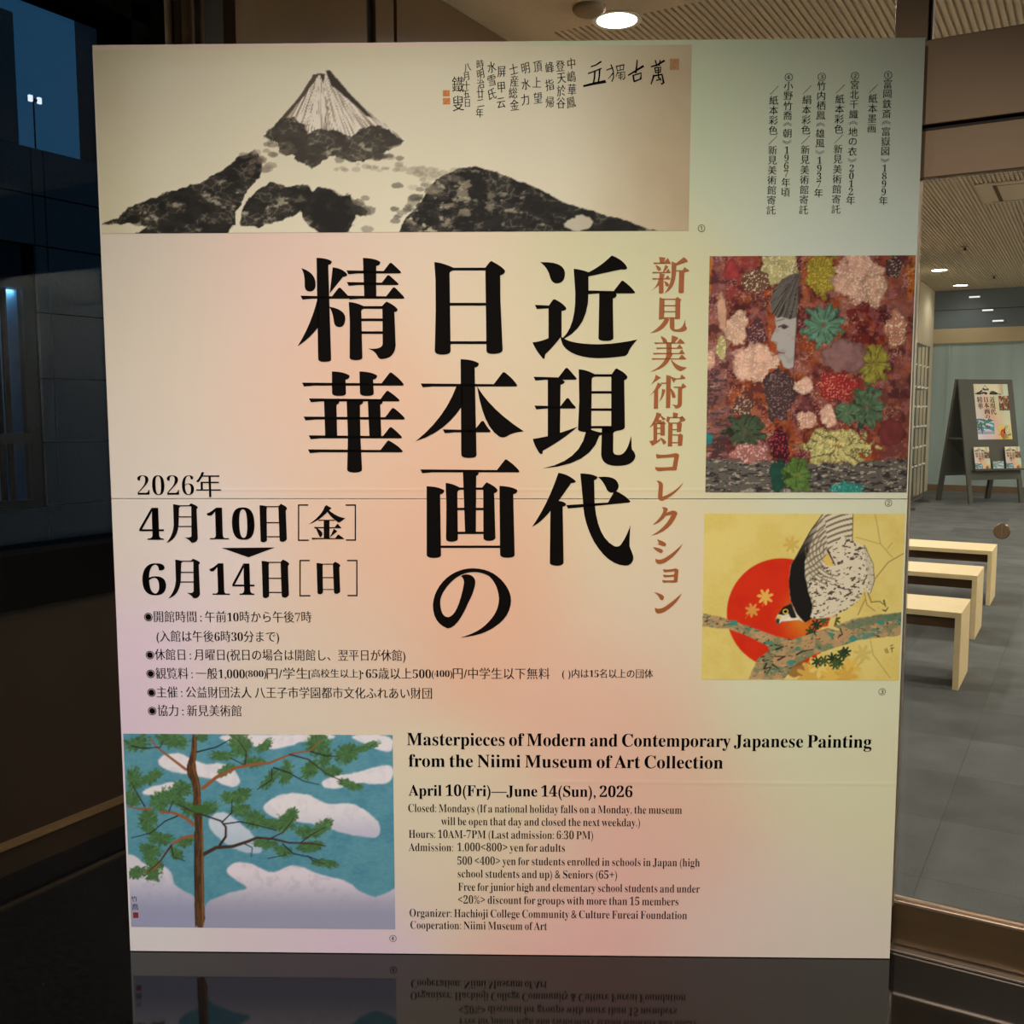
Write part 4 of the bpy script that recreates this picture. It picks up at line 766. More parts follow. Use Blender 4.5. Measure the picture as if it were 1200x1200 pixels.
TITLE = {
 ('title', 340, 290, 8): [Vs(248, 358, 97, 263, 385, 1072), '105,193 *240,235 240,345 *238,412 185,412 *135,412 137,350 *140,250', '400,187 *490,195 535,250 *540,272 497,274 372,428', Hs(98, 556, 480, 460, 375), '258,478 *200,720 72,925 *190,850 272,735 272,478', '365,555 *518,580 518,665 *515,746 462,746 *415,745 410,690 *400,600',
    Vs(683, 808, 98, 695, 808, 478), Hs(528, 1040, 243, 940, 143), Hs(532, 1015, 352, 918, 258), Hs(540, 1070, 480, 970, 372), '550,512 *610,512 690,550 690,574 *668,580 668,600 678,1030 *675,1057 615,1057 *558,1055 558,1030 560,700', R(680, 870, 550, 575), R(660, 870, 666, 690), R(660, 870, 786, 810), '865,545 895,515 *905,503 920,515 *985,545 1008,580 *1005,603 978,605 990,920 *980,1040 860,1046 *830,1046 815,1010 *790,965 730,948 *870,960 868,900'],
 ('title', 340, 420, 8): [Vs(392, 520, 122, 393, 525, 352), Vs(650, 778, 122, 655, 785, 352), Hs(113, 1065, 255, 940, 130), Hs(178, 1025, 403, 910, 302), Hs(127, 1075, 573, 962, 463), Hs(175, 1048, 749, 940, 642), Hs(168, 1055, 880, 920, 768), '318,390 462,390 458,420 435,436 442,740 330,740', '530,390 686,390 682,420 655,440 660,740 675,1040 *672,1070 600,1070 *538,1068 535,1040 542,740', '728,390 872,390 865,420 845,436 856,740 744,740'],
 ('title', 480, 290, 8): ['232,138 *300,140 412,190 412,214 *375,225 375,245 385,970 *380,1005 305,1005 *237,1003 236,970 245,600 243,300', R(400, 722, 190, 215), R(372, 722, 519, 545), R(378, 722, 879, 905), '710,190 750,138 *765,120 780,135 *870,180 895,218 *895,250 850,262 852,500 873,960 *865,998 780,998 *720,998 720,965'],
 ('title', 480, 410, 8): [Vs(478, 610, 87, 484, 628, 1013), Hs(105, 1008, 343, 880, 207), Hs(312, 758, 773, 680, 664), '440,340 *330,640 58,856 *340,770 500,515 500,340', '632,340 *760,560 1070,763 *960,775 915,808 *880,830 840,812 *690,720 632,340'],
 ('title', 480, 530, 8): [Hs(100, 1028, 188, 900, 65), '500,180 648,190 *650,210 625,222 622,750 520,750', R(440, 700, 744, 766), Vs(160, 287, 318, 160, 295, 990), Vs(842, 972, 315, 848, 985, 988), R(280, 856, 874, 896), '338,287 *400,290 470,330 516,330 516,352 470,352 *450,360 448,380 453,810 *448,838 390,838 *343,836 342,810 345,500', R(440, 524, 520, 542), R(612, 697, 520, 542), '612,330 680,330 712,290 *725,276 738,288 *805,320 825,352 *820,380 793,382 805,800 *798,830 742,830 *692,828 692,800 690,352 612,352'],
 ('title', 480, 630, 8): ['480,362 *500,342 535,344 *615,350 617,420 *610,500 550,610 *450,850 355,850 330,745 360,745 *430,740 480,560 *505,470 510,420 *508,375', '355,850 *218,800 218,630 *230,480 350,375 *460,285 600,287 *760,290 860,395 *950,490 952,590 *945,740 800,835 *680,920 475,936 *650,890 740,790 *838,690 838,570 *830,440 745,360 *680,322 600,322 *470,325 370,435 *290,530 287,600 *290,740 360,745'],
 ('title', 610, 290, 8): ['185,138 *410,130 417,240 *415,336 340,336 *290,335 275,270 *250,180', '498,200 *560,205 637,232 637,420 *640,740 408,856 395,848 *520,740 513,420', '630,236 *750,180 855,75 *970,120 1000,190 *995,215 945,205 632,272', Hs(612, 1072, 431, 952, 310), '738,420 890,425 *920,458 865,480 870,850 *865,876 800,876 *730,875 730,850', '135,538 268,545 268,570 152,577', '262,550 300,495 *312,480 330,490 *410,530 430,572 *425,592 385,596 385,830 *300,940 232,1000 225,1038 *215,1048 205,1035 *140,960 112,890 *200,880 262,850', '375,830 400,850 *480,905 720,908 *900,905 1095,863 *1030,930 1010,985 *1000,1010 970,1018 *850,1035 720,1038 *480,1030 400,920 *375,870'],
 ('title', 610, 420, 8): [Hs(122, 525, 200, 428, 87), Hs(130, 517, 470, 437, 370), '255,190 380,190 415,218 *410,240 375,246 370,700 255,738', '115,755 *300,730 535,640 *400,760 210,865 205,895 *190,900 175,885 *130,820', '545,102 *620,105 700,150 700,172 *670,175 668,195 662,690 640,692 *540,690 538,665 550,400', R(690, 860, 148, 171), R(655, 860, 306, 329), R(655, 860, 468, 491), R(650, 860, 633, 656), '850,155 885,105 *900,86 920,105 *985,135 1003,175 *1000,195 972,203 978,640 *975,670 920,676 *880,680 870,700 765,700 765,640 850,640', '762,650 870,650 868,870 *872,905 920,905 *1000,905 1035,725 *1040,760 1040,820 1045,855 *1075,880 1077,920 *1060,1008 900,1008 *760,1005 755,900', '612,680 660,668 *720,690 765,695 760,715 738,725 *660,1000 210,1030 *560,960 612,690'],
 ('title', 610, 540, 8): ['355,112 *450,125 518,190 *515,210 475,208 357,375 *410,380 427,405 *425,425 395,430 404,955 *395,983 340,983 *275,980 274,955 280,470 *190,580 108,618 *250,420', '428,415 820,390 870,300 *885,280 905,288 *990,330 1030,380 *1025,392 1010,392 445,447', '725,152 *910,130 920,235 *915,298 850,298 *815,295 800,250 *770,180', '560,118 *680,120 722,152 *715,175 690,182 695,400 *720,720 880,800 *920,810 940,785 *1000,700 1030,600 *1020,760 1022,800 1045,860 *1060,890 1057,925 *1040,982 980,982 *820,975 690,760 *590,580 585,380'],
}
SUB = {
 ('sub', 740, 290, 8): [Hs(203, 368, 152, 338, 100, 9), '258,90 318,96 305,140 305,152 268,152', '225,165 *280,180 275,210 *255,232 240,205', '318,160 345,182 302,234 293,234', Hs(192, 368, 240, 345, 200, 9), Hs(192, 365, 299, 338, 262, 9), '262,240 312,252 300,290 300,420 *295,432 275,432 *255,430 255,420', '256,296 *230,380 185,408 268,345', '305,315 *352,330 350,355 *335,377 318,355', '375,130 422,150 415,260 *400,390 310,428 *370,350 375,250', '412,152 490,92 *525,115 528,132 415,170', '412,214 480,214 495,185 545,218 495,235 490,420 *480,430 445,428 440,420 446,225 412,225',
    '262,467 310,485 305,670 255,677', R(300, 415, 480, 490), R(300, 415, 540, 550), R(300, 415, 597, 606), R(300, 415, 655, 665), '410,482 430,463 468,490 457,505 455,668 410,672', '308,660 355,672 *310,790 175,803 *280,740 308,672', '358,662 402,662 402,765 *480,785 503,670 508,740 *520,745 518,765 *500,790 440,790 *360,790 358,740',
    '270,830 *340,850 335,896 300,896', '378,825 *440,840 438,852 402,896 372,896', Hs(213, 498, 901, 455, 855, 9), Hs(230, 480, 949, 450, 908, 9), Hs(200, 500, 999, 470, 957, 9), Hs(188, 512, 1049, 470, 1005, 9), '325,890 375,890 375,990 385,1000 360,1050 *310,1140 175,1165 *320,1100 328,990', '370,1048 *430,1120 520,1125 *480,1155 455,1158 *400,1140 370,1060'],
 ('sub', 740, 430, 8): ['225,72 275,100 175,168 *225,120', '245,145 285,165 250,210 248,390 208,392 212,235 168,272 *230,210', '325,75 370,85 362,382 322,386', R(275, 330, 147, 157), '285,205 318,215 *300,290 258,325 *285,270', '362,195 *415,240 412,285 385,292 *370,250', '368,90 420,108 395,150 370,104', '410,107 455,105 468,70 505,102 500,112 410,117', '395,184 465,184 480,150 515,185 475,205 472,350 *465,388 410,390 *405,365 375,352 425,358 432,350 436,195 395,195',
    '235,425 280,440 *250,520 165,572 *220,500', '266,446 325,490 288,497', '240,490 285,500 275,533 240,533', '205,535 240,520 240,690 272,672 270,690 195,740 165,695 205,688', '268,524 300,505 322,530 312,540 312,640 272,645', R(235, 276, 569, 579), R(235, 276, 619, 629), R(235, 300, 524, 534), '265,660 *322,680 325,710 300,727 *280,690', '388,425 437,435 427,476 388,476', R(335, 480, 469, 479), '335,460 362,480 345,525 325,505', '450,478 475,458 505,492 500,505 455,520', '345,515 385,525 380,742 340,746', R(378, 430, 521, 531), '425,526 450,508 472,530 465,606 425,611', R(378, 430, 582, 592), R(378, 440, 632, 642), '435,640 455,620 482,640 475,736 435,741', R(378, 440, 704, 714),
    '230,815 *290,835 410,808 *450,810 445,835 425,945 *428,965 415,968 *300,970 265,978 *220,975 220,938 *300,945 385,935 400,845 *300,850 240,858 *228,845', '230,1065 *300,1065 295,1120 290,1215 *400,1180 488,1080 *440,1180 290,1255 *245,1250 248,1215 255,1110 *255,1080'],
 ('sub', 740, 580, 8): ['285,115 *340,110 340,140 328,165 385,145 *430,150 430,175 *370,340 180,383 *320,310 375,185 320,195 *260,270 198,280 *290,200 300,140', '238,415 *330,440 325,470 *312,485 290,478 240,460 260,455', '200,488 *300,500 295,530 *280,552 265,540 *225,520', '225,595 *260,625 330,580 *420,520 480,455 *430,560 320,630 *240,668 225,620', '295,695 *350,705 410,688 *445,695 440,715 430,815 400,822 *320,815 305,825 *285,815 290,795 *340,805 395,798 398,765 310,772 *295,765 297,745 *340,755 400,745 405,715 310,725 *295,715', '208,908 *305,930 305,960 *300,988 285,985 *270,985 265,970 *245,930', '220,1055 *260,1085 330,1035 *420,970 472,920 *430,1020 310,1095 *230,1132 220,1080'],
}
GETSU = ['212,203 *225,203 245,210 245,215 *240,218 240,222 238,300 *232,370 180,385 *212,350 215,300', R(238, 300, 208, 213), R(236, 300, 260, 265), R(236, 300, 305, 310), '283,211 292,202 *297,197 303,202 *325,210 328,218 *326,224 322,226 328,365 *322,385 298,384 *290,370 265,358 *298,362 298,350 297,213']
NICHI = ['617,208 *635,208 652,213 652,220 650,228 652,372 *645,382 635,382 *620,380 622,370', R(648, 714, 212, 217), R(648, 714, 287, 292), R(648, 714, 353, 358), '705,213 714,204 *718,199 722,204 *742,212 746,222 *744,230 740,232 745,368 *735,380 725,380 *710,378 711,370']
KIN = ['930,207 955,222 940,234 *900,280 848,297 *910,255 922,215', '936,226 *980,265 1018,268 *1000,285 988,290 *955,270 932,236', R(893, 968, 276, 281), Hs(872, 1000, 316, 982, 295, 5), R(918, 945, 278, 364), '880,312 *915,330 912,345 *908,358 900,358 *890,340', '965,318 982,330 945,360 955,340', Hs(860, 1012, 367, 985, 345, 5)]
def moved(strokes, dx, dy, sx=1, sy=1, ox=0, oy=0):
    out = []
    for s in strokes:
        q = []
        for t in s.split():
            st = '*' if t[0] == '*' else ''; x, y = (float(v) for v in t.lstrip('*').split(','))
            q.append(f'{st}{(x-ox)*sx+ox+dx:.1f},{(y-oy)*sy+oy+dy:.1f}')
        out.append(' '.join(q))
    return out
def bracket(dx, dy): return [R(797+dx, 803+dx, 204+dy, 375+dy), R(797+dx, 845+dx, 204+dy, 210+dy), R(797+dx, 848+dx, 369+dy, 375+dy), R(1063+dx, 1069+dx, 204+dy, 374+dy), R(1020+dx, 1069+dx, 204+dy, 210+dy), R(1022+dx, 1069+dx, 368+dy, 374+dy)]
ARROW = {('date', 150, 540, 4): ['440,408 688,406 565,452']}
INK_Y = -0.0011
def letters(name, groups, m, parent, y=INK_Y, to_xz=None, label=None):
    b = MB()
    for (kind, ox, oy, sc), strokes in groups.items():
        for s in strokes:
            pg = outline(s); pts = [on_board(ox+x/sc, oy+yy/sc) for x, yy in pg]
            if to_xz: pts = [to_xz(*p) for p in pts]
            v = [Vector((p[0], p[1], 0)) for p in pts]
            tri = tessellate_polygon([v])
            fs = []
            for t in tri:
                a, c, d = (v[k] for k in t)
                fs.append(t if (c-a).cross(d-a).z > 0 else (t[0], t[2], t[1]))
            b.add([(p[0], y, p[1]) for p in pts], fs)
    return raw_mesh(name, b.v, b.f, m, parent, label)
def raw_mesh(name, v, f, m, parent, label=None):
    me = bpy.data.meshes.new(name); me.from_pydata(v, [], f); me.materials.append(m)
    o = bpy.data.objects.new(name, me); COL.objects.link(o); o.parent = parent
    if label: o['label'] = label
    return o
TK = list(TITLE)
title_parts = []
for cols in ((TK[6:9]), (TK[2:6]), (TK[0:2])):
    title_parts.append(letters('title_lettering', {k: TITLE[k] for k in cols}, M['ink'], pb))
letters('subtitle_lettering', SUB, M['brownink'], pb, label='brown vertical subtitle')
DK = ('date', 150, 540, 4)
for part in (GETSU, NICHI, KIN, moved(GETSU, 10, 260), moved(NICHI, 10, 261), moved(NICHI, 267, 271, 112/129, 150/178, 617, 204)): letters('date_lettering', {DK: part}, M['ink'], pb)
for dx, dy in ((0, 0), (7, 260)):
    for part in (bracket(dx, dy)[:3], bracket(dx, dy)[3:]): letters('date_bracket', {DK: part}, M['ink'], pb)
letters('date_arrow', ARROW, M['ink'], pb)

# small type: text curves turned into meshes
def serif(s):
    r = ''
    for ch in s:
        if 'A' <= ch <= 'Z': r += chr(0x1D400+ord(ch)-65)
        elif 'a' <= ch <= 'z': r += chr(0x1D41A+ord(ch)-97)
        elif '0' <= ch <= '9': r += chr(0x1D7CE+ord(ch)-48)
        else: r += ch
    return r
_tc = {}
def glyphs(text, off=0.0, space=1.0, word=1.0, res=3, thin=None):
    """outline of a line of type; thin = a finer stroke for the numerals"""
    key = (text, off, space, word, thin)
    if key in _tc: return _tc[key]
    c = bpy.data.curves.new('type', 'FONT'); c.body = text; c.size = 1.0; c.offset = off; c.resolution_u = res
    c.space_character = space; c.space_word = word
    if thin is not None:
        c.materials.append(M['ink']); c.materials.append(M['ink'])
        for i, ch in enumerate(text): c.body_format[i].material_index = 1 if 0x1D7CE <= ord(ch) <= 0x1D7D7 else 0
    o = bpy.data.objects.new('type', c); COL.objects.link(o)
    bpy.context.view_layer.update()
    me = bpy.data.meshes.new_from_object(o.evaluated_get(bpy.context.evaluated_depsgraph_get()))
    v = np.empty(len(me.vertices)*3); me.vertices.foreach_get('co', v); v = v.reshape(-1, 3)[:, :2]
    f = [tuple(p.vertices) for p in me.polygons]
    if thin is not None and any(0x1D7CE <= ord(ch) <= 0x1D7D7 for ch in text):
        mi = [p.material_index for p in me.polygons]; f = [q for q, k in zip(f, mi) if k == 0]
        c.offset = thin; bpy.context.view_layer.update(); bpy.data.meshes.remove(me)
        me = bpy.data.meshes.new_from_object(o.evaluated_get(bpy.context.evaluated_depsgraph_get()))
        v2 = np.empty(len(me.vertices)*3); me.vertices.foreach_get('co', v2); v2 = v2.reshape(-1, 3)[:, :2]
        f += [tuple(len(v)+i for i in p.vertices) for p in me.polygons if p.material_index == 1]; v = np.vstack([v, v2])
    bpy.data.objects.remove(o); bpy.data.curves.remove(c); bpy.data.meshes.remove(me)
    _tc[key] = (v, f); return v, f
class Type:
    def __init__(s): s.v = []; s.f = []
    def add(s, v, f, smear=0.0, y=INK_Y):
        for d in ((-smear/2, smear/2) if smear else (0.0,)):
            k = len(s.v); s.v += [(float(a)+d, y, float(b)) for a, b in v]
            s.f += [tuple(k+i for i in q) for q in f]
        return s
    def line(s, text, px0, px1, base, cap, bold=False, word=0.7, off=None, smear=None, latin=True):
        """a horizontal line of type: left and right ends, baseline and cap height in photo pixels"""
        x0, z0 = on_board(px0, base); x1, _ = on_board(px1, base); h = on_board(px0, base-cap)[1]-z0
        if latin:
            v, f = glyphs(serif(text), -0.006 if bold else -0.007, 1.0, word); ref = 0.70; sm = 0.0009 if bold else 0.0
        else:
            v, f = glyphs(serif(text), -0.013, 1.0, word, thin=-0.021); ref = 0.86; sm = 0.0012
        if off is not None: v, f = glyphs(serif(text) if latin else text, off, 1.0, word)
        if smear is not None: sm = smear
        a, b = v[:, 0].min(), v[:, 0].max(); k = h/ref
        w = np.empty_like(v); w[:, 0] = x0+(v[:, 0]-a)*(x1-x0)/(b-a); w[:, 1] = z0+(v[:, 1]+(0.0 if latin else 0.08))*k
        return s.add(w, f, sm)
    def box(s, text, px0, py0, px1, py1, off=-0.012, smear=0.0, latin=True, rot=0.0):
        """type fitted into a box given in photo pixels"""
        x0, z1 = on_board(px0, py0); x1, z0 = on_board(px1, py1)
        v, f = glyphs(serif(text) if latin else text, off)
        if rot:
            c, n = math.cos(rot), math.sin(rot); v = np.c_[v[:, 0]*c-v[:, 1]*n, v[:, 0]*n+v[:, 1]*c]
        lo, hi = v.min(0), v.max(0); w = (v-lo)/np.maximum(hi-lo, 1e-6)
        return s.add(np.c_[x0+w[:, 0]*(x1-x0), z0+w[:, 1]*(z1-z0)], f, smear)
    def char(s, ch, cx, cy, em, off=-0.014, smear=0.0007, narrow=1.0, rot=0.0, ref=None):
        """one character centred on a point, em size in photo pixels"""
        x, z = on_board(cx, cy); k = on_board(cx+em, cy)[0]-x
        v, f = glyphs(ch, off)
        if len(v) == 0: return s
        c0 = (v.min(0)+v.max(0))/2
        if ref == 'em': c0 = np.array([0.5, 0.38])
        w = (v-c0)*k
        if rot:
            c, n = math.cos(rot), math.sin(rot); w = np.c_[w[:, 0]*c-w[:, 1]*n, w[:, 0]*n+w[:, 1]*c]
        w[:, 0] *= narrow
        return s.add(np.c_[w[:, 0]+x, w[:, 1]+z], f, smear)
    def build(s, name, m=None, label=None): return raw_mesh(name, s.v, s.f, m or M['ink'], pb, label)
for tx, q, o, sm, la in (('2026', (161, 557, 227.5, 580), -0.022, 0.0012, True), ('年', (230, 553, 259, 582.5), -0.012, 0.0022, False), ('4', (163, 595, 192, 632.5), -0.013, 0.0028, True), ('10', (243, 594.5, 298, 632.5), -0.014, 0.004, True), ('6', (167, 660, 194.5, 697.5), -0.015, 0.0035, True), ('14', (246, 660, 298, 697), -0.013, 0.0028, True)):
    Type().box(tx, *q, o, sm, la).build('date_lettering')
JP = [('◉', '開館時間 : 午前10時から午後7時', 181, 365, 723), ('', '(入館は午後6時30分まで)', 184, 327, 746), ('◉', '休館日 : 月曜日(祝日の場合は開館し、翌平日が休館)', 182, 475, 767.5),
      ('◉', None, 0, 0, 789.5), ('◉', '主催 : 公益財団法人 八王子市学園都市文化ふれあい財団', 184, 506, 811.5), ('◉', '協力 : 新見美術館', 185, 283, 833)]
for i, (bul, text, x0, x1, y) in enumerate(JP):
    t = Type()
    if bul: t.char('◉', 174+i*0.9, y, 12.5, 0.0, 0.0)
    if text: t.line(text, x0, x1, y+6.0, 12.6, latin=False, word=0.8)
    else:
        for seg, a, b, cap, dy in (('観覧料 : 一般1,000', 183, 287, 12.6, 6), ('(800)', 288, 312, 9.5, 4.5), ('円/学生', 313, 361, 12.6, 6), ('[高校生以上]', 362, 423, 9.8, 4.5), ('･65歳以上500', 424, 505, 12.6, 6), ('(400)', 506, 530, 9.5, 4.5), ('円/中学生以下無料', 531, 644, 12.6, 6), ('(  )内は15名以上の団体', 659, 765, 10.2, 4.8)):
            t.line(seg, a, b, y+dy, cap, latin=False, word=0.7)
    t.build('notice_lettering')
EN = [('Masterpieces of Modern and Contemporary Japanese Painting', 477, 1021, 873.2, 15.2, True), ('from the Niimi Museum of Art Collection', 479, 847, 898.4, 15.2, True), ('April 10(Fri)—June 14(Sun), 2026', 479, 741, 932.3, 13.2, True),
      ('Closed: Mondays (If a national holiday falls on a Monday, the museum', 478.5, 799, 951.3, 9.6, False), ('will be open that day and closed the next weekday.)', 517, 750, 966.6, 9.6, False), ('Hours: 10AM-7PM (Last admission: 6:30 PM)', 479, 695, 981.6, 9.6, False), ('Admission:', 479, 531, 997, 9.6, False), ('1,000<800> yen for adults', 536, 662, 997, 9.6, False),
      ('500 <400> yen for students enrolled in schools in Japan (high', 536, 820, 1013, 9.6, False), ('school students and up) & Seniors (65+)', 536.5, 723, 1028, 9.6, False), ('Free for junior high and elementary school students and under', 537, 820, 1043.5, 9.6, False), ('<20%> discount for groups with more than 15 members', 537, 795, 1058.6, 9.6, False), ('Organizer: Hachioji College Community & Culture Fureai Foundation', 480, 805, 1074, 9.6, False), ('Cooperation: Niimi Museum of Art', 481, 641, 1088.2, 9.6, False)]
for text, x0, x1, base, cap, bold in EN:
    Type().line(text, x0, x1, base, cap, bold).build('heading_lettering' if bold else 'notice_lettering')
for ch, x, y in (('①', 822, 267.5), ('②', 1041, 589.5), ('③', 1033.5, 810.5), ('④', 460.5, 1099.5)):
    Type().char(ch, x, y, 10, -0.004, 0.0003).build('caption_lettering')
def column(text, xt, yt, xb, yb, em, name='caption_lettering', off=-0.012, smear=0.0006):
    t = Type(); wts = [0.80 if ch.isdigit() else (0.8 if ch in '《》' else 1.0) for ch in text]; tot = sum(wts); a = 0
    for ch, w in zip(text, wts):
        k = (a+w/2)/tot; a += w; x = xt+(xb-xt)*k; y = yt+(yb-yt)*k
        if ch in '《》': t.char({'《': '︽', '》': '︾'}[ch], x, y, em, off, 0.0)
        elif ch == ' ': continue
        else: t.char(serif(ch), x, y, em, -0.012 if ch in '0123456789' else off, 0.0 if ch in '0123456789' else smear*1.4)
    t.build(name)
column('①富岡鉄斎《富嶽図》1899年', 1040.8, 83.5, 1034.8, 241, 11.2); column('／紙本墨画', 1023.8, 98, 1021, 156.5, 11.2); column('②宮北千織《地の衣》2012年', 1002, 84.5, 996.4, 240.5, 11.2); column('／紙本彩色／新見美術館寄託', 984.8, 98.5, 979.2, 251, 11.2)
column('③竹内栖鳳《雄風》1937年', 963, 85.5, 959, 232, 11.2); column('／絹本彩色／新見美術館寄託', 945.8, 99.5, 941.4, 251.5, 11.2); column('④小野竹喬《朝》1967年頃', 924.3, 86, 920.3, 231, 11.2); column('／紙本彩色／新見美術館寄託', 907.2, 100, 903.4, 252, 11.2)
# brush writing on the mountain picture
BRUSH = [
 ['316,470 350,458 386,434 9 12', '296,518 340,502 388,482 10 9', '342,500 340,545 332,590 13 11', '376,488 374,535 366,585 12 11', '264,606 330,590 414,574 14 22'],
 ['424,494 468,478 7 9', '456,456 472,500 474,545 462,574 9 8', '470,515 436,556 8 4', '492,468 548,456 8 8', '494,466 500,500 7 6', '520,462 522,494 6 6', '546,458 542,494 7 6', '498,498 544,490 6 6', '504,506 490,540 7 5', '498,516 552,506 552,550 540,560 7 8', '512,530 540,524 534,546 510,550 510,530 6 6', '524,512 524,562 6 6'],
 ['578,530 620,505 682,466 10 16', '640,424 636,470 630,512 9 14', '612,534 618,572 13 12', '610,532 668,514 664,556 10 15', '620,574 664,556 12 10'],
 ['738,470 780,458 830,428 10 15', '768,426 778,466 10 9', '802,424 794,462 8 10', '764,478 806,474 802,508 10 10', '764,480 770,512 9 9', '772,496 800,492 7 7', '772,512 804,508 8 8', '788,474 790,550 9 10', '758,530 738,592 14 8', '752,536 814,524 826,584 812,590 12 17', '776,566 808,556 10 8', '796,546 806,568 8 8'],
]
def brush(chars, ox, oy, sc, name):
    b = MB()
    for ch in chars:
        for s_ in ch:
            tk = s_.split(); pts = [tuple(float(v) for v in t.split(',')) for t in tk[:-2]]; w0, w1 = float(tk[-2]), float(tk[-1])
            p = [np.array(q) for q in pts]; n = len(p); v = []
            for i in range(n):
                d = p[min(i+1, n-1)]-p[max(i-1, 0)]; d = d/np.linalg.norm(d); nn = np.array([-d[1], d[0]]); w = (w0+(w1-w0)*i/(n-1))/2
                e = d*w*0.5*(-1 if i == 0 else (1 if i == n-1 else 0))
                for sg_ in (-1, 1):
                    x, z = on_board(*( (np.array([ox, oy])+(p[i]+e*(1+.3*sg_)+nn*w*sg_)/sc) )); v.append((x, INK_Y, z))
            b.add(v, [(2*i, 2*i+2, 2*i+3, 2*i+1) for i in range(n-1)])
    return raw_mesh(name, b.v, b.f, M['ink'], pb)
brush(BRUSH, 640, 0, 6, 'brush_lettering')
t = Type(); rnd = random.Random(3)
for x, y0, y1, txt in ((670, 67, 128, '中嶋華鳳'), (657, 70, 128, '登天於谷'), (644, 69, 130, '峰指帰'), (629.5, 69, 124, '頂上望'), (615.5, 71, 126, '明水力'), (602, 74, 130, '士産総金'), (587.5, 75, 130, '屏甲云'), (576, 71, 118, '水雪氏'), (562.5, 70, 138, '時明治廿二年'), (547, 74, 126, '八月十五日'), (536.5, 88, 132, '鐵叟')):
    n = len(txt); step = (y1-y0)/n; em = min(step*1.05, 14) if txt != '鐵叟' else 19
    for k, ch in enumerate(txt): t.char(ch, x+rnd.uniform(-1, 1), y0+(k+.5)*step, em, -0.008, 0.0008, 0.78, rot=rnd.uniform(-.02, .22))
t.build('brush_lettering')
def seal(px0, py0, px1, py1, m, y=INK_Y):
    (a, b), (c, d) = on_board(px0, py0), on_board(px1, py1)
    return raw_mesh('seal_mark', [(a, y, d), (c, y, d), (c, y, b), (a, y, b)], [(0, 1, 2, 3)], m, pb)
for q in ((519, 106, 527, 113), (519, 115, 527.5, 122.5)): seal(*q, M['redink'])
seal(785, 69, 795.5, 82, mat('brown_seal_ink', rgb(172, 128, 84), 0.6, spec=0.2, noise=(190, 2, 0.22, (1, 1, 1))))
seal(156, 1069, 162.5, 1075.5, mat('dark_red_seal_ink', rgb(132, 34, 34), 0.6, noise=(200, 2, 0.3, (1, 1, 1))))
Type().char('竹', 157.5, 1053, 7.5, -0.01, 0.0006, rot=0.1).char('喬', 158.5, 1062.5, 8.5, -0.01, 0.0006).build('brush_lettering')

# ------------------------------------------------------------------ standing sign with poster and leaflets
SGX, SGY, SGR = -0.825, 14.19, math.radians(46)
sg = empty('standing_sign', (SGX, SGY, 0), SGR, 'dark grey A-frame sign standing before the teal wall', 'sign')
SW, SH, SB = 1.0, 1.88, 0.72                             # width, height, spread of the legs
ap = SB*0.5
def slab(y0, z0, y1, z1, x0, x1, t, name):                # leaning slab between two heights
    d = Vector((0, y1-y0, z1-z0)).normalized(); n = Vector((0, -d.z, d.y))*t
    v = [(x0, y0, z0), (x1, y0, z0), (x1, y1, z1), (x0, y1, z1)]; v += [(p[0], p[1]+n.y*-1, p[2]+n.z*-1) for p in v]
    return MB().add(v, [(0, 1, 2, 3), (7, 6, 5, 4), (0, 4, 5, 1), (1, 5, 6, 2), (2, 6, 7, 3), (3, 7, 4, 0)]).build(name, M['signgrey'], sg)
def fy(z): return ap*z/SH
slab(fy(0.36), 0.36, ap-0.002, SH, -SW/2, SW/2, 0.025, 'front_panel')
slab(SB-fy(0.40), 0.40, ap+0.03, SH-0.02, -SW/2+0.05, SW/2-0.05, -0.012, 'back_panel')
for x in (-SW/2, SW/2-0.07):
    MB().bar((x+0.035, 0.012, 0.0), (x+0.035, fy(0.36)+0.012, 0.36), 0.03, 0.07, (1, 0, 0)).build('leg', M['signgrey'], sg)
    MB().bar((x+0.025, SB, 0.0), (x+0.025, ap+0.03, SH), 0.05, 0.07, (1, 0, 0)).build('leg', M['signgrey'], sg)
    MB().bar((x+0.012, fy(0.98)+0.02, 0.98), (x+0.012, SB-fy(0.98), 0.98), 0.012, 0.03).build('stay', M['signgrey'], sg)
MB().bar((-SW/2, SB-fy(0.42)-0.01, 0.42), (SW/2, SB-fy(0.42)-0.01, 0.42), 0.03, 0.05).build('crossbar', M['signgrey'], sg)
MB().box(-SW/2+0.10, SW/2-0.01, fy(0.5)-0.075, fy(0.5)+0.0, 0.50, 0.512).box(-SW/2+0.10, SW/2-0.01, fy(0.5)-0.079, fy(0.5)-0.075, 0.50, 0.53).build('leaflet_ledge', M['signgrey'], sg)
def small_print(layout):
    """colour function of a small reprint: 0..1 across, 0..1 up"""
    def fun(U, V):
        C = tints(120+U*940, 1110-V*1050)*0.98
        for (u0, v0, u1, v1), (a, b, c, d), f in layout:
            m = (U >= u0) & (U <= u1) & (V >= v0) & (V <= v1)
            if m.any():
                X = a+(U[m]-u0)/(u1-u0)*(c-a); Y = d-(V[m]-v0)/(v1-v0)*(d-b)
                C[m] = f(X[None], Y[None])[0]
        return C
    return fun
PIC = [((0.0, 0.81, 0.86, 1.0), (112, 57, 808, 271), paint_mountain), ((0.70, 0.52, 1.0, 0.79), (828, 301, 1068, 577), paint_leaves), ((0.0, 0.10, 0.50, 0.37), (150, 861, 462, 1087), paint_pine), ((0.62, 0.0, 0.98, 0.25), (824, 602, 1058, 797), paint_hawk)]
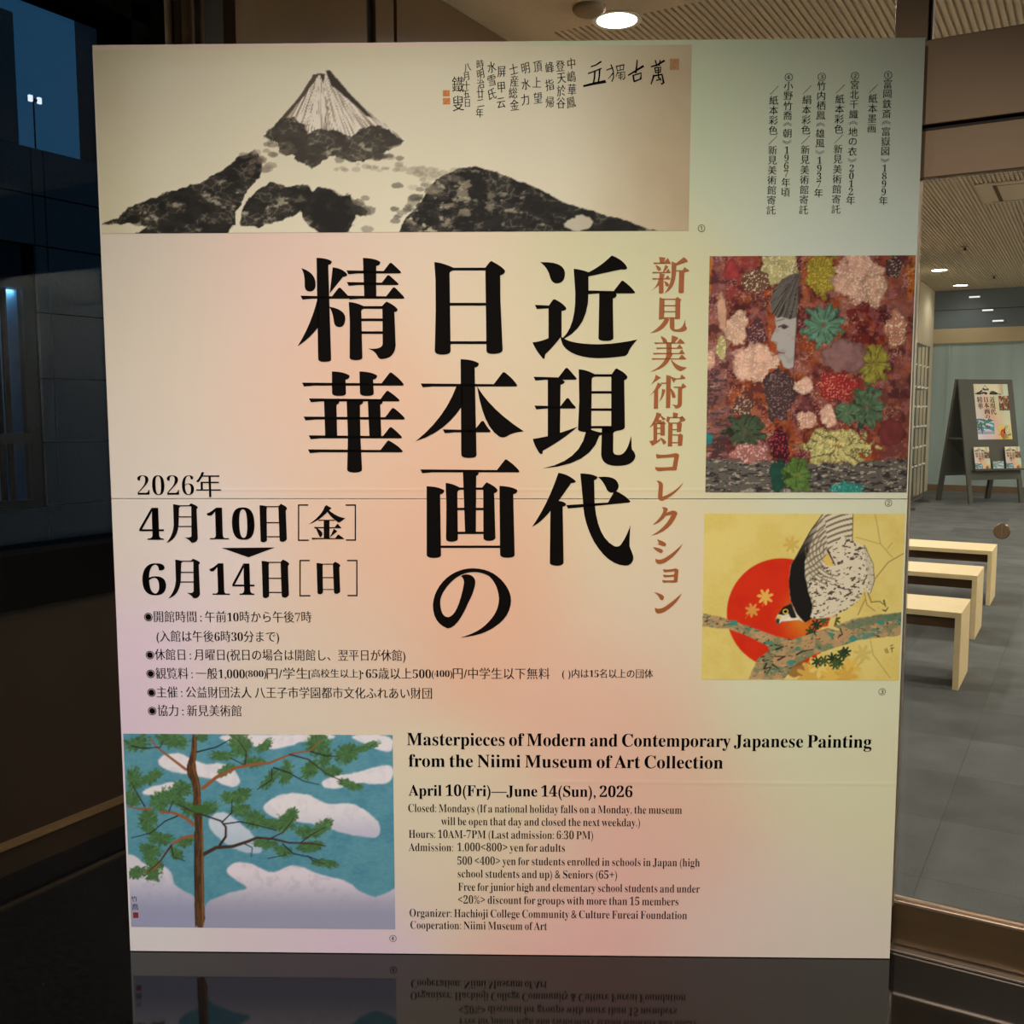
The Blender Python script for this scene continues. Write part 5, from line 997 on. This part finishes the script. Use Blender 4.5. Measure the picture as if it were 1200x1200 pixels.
LFT = [((0.0, 0.81, 0.86, 1.0), (112, 57, 808, 271), paint_mountain), ((0.66, 0.50, 1.0, 0.78), (828, 301, 1068, 577), paint_leaves), ((0.0, 0.02, 0.5, 0.27), (150, 861, 462, 1087), paint_pine), ((0.64, 0.0, 1.0, 0.2), (824, 602, 1058, 797), paint_hawk)]
def reprint(name, w, h, layout, label, cat, n, u_title, thick=0.004, group=None):
    r = empty(name, (0, 0, 0), 0, label, cat, group)
    f = small_print(layout)
    print_mesh('sheet', np.linspace(0, w, n), np.linspace(0, h, int(n*h/w)), -thick, lambda X, Z: f(X/w, Z/h), r, 0.0)
    tx0, _ = on_board(350, 300); tx1, tz0 = on_board(745, 745); _, tz1 = on_board(745, 300)
    a, b, c, d = u_title
    mp = lambda x, z: (w*(a+(x-tx0)/(tx1-tx0)*(c-a)), h*(b+(z-tz0)/(tz1-tz0)*(d-b)))
    letters('title_lettering', TITLE, M['ink'], r, -thick-0.001, mp)
    return r
def lean(o, x, z, off=0.0):                               # rest a flat item on the sign's sloping front
    a = math.atan2(ap, SH)
    M0 = Matrix.Translation((SGX, SGY, 0)) @ Matrix.Rotation(SGR, 4, 'Z') @ Matrix.Translation((x, fy(z)-off, z)) @ Matrix.Rotation(-a, 4, 'X')
    o.matrix_world = M0
sp = reprint('exhibition_poster', 0.63, 0.86, PIC, 'exhibition poster fixed on the front of the grey standing sign', 'poster', 110, (0.06, 0.37, 0.60, 0.77))
small = Type
lean(sp, -0.235, 0.965, 0.0)
lf = reprint('leaflet', 0.28, 0.345, LFT, 'leaflet on the left of the sign ledge', 'leaflet', 60, (0.08, 0.35, 0.62, 0.76), 0.012, 'leaflets on the sign ledge')
lean(lf, -0.37, 0.514, 0.032)
lf2 = copy_thing(lf, (0, 0, 0), 'leaflet on the right of the sign ledge', 'leaflets on the sign ledge'); lean(lf2, 0.20, 0.514, 0.032)
cdp = empty('postcard', (0, 0, 0), 0, 'small blue picture card between the two leaflets', 'card')
print_mesh('sheet', np.linspace(0, 0.20, 40), np.linspace(0, 0.125, 30), -0.004, lambda X, Z: paint_pine(160+X/0.20*290, 1085-Z/0.12*215)*0.7+0.28, cdp, 0.0)
lean(cdp, -0.035, 0.514, 0.03)
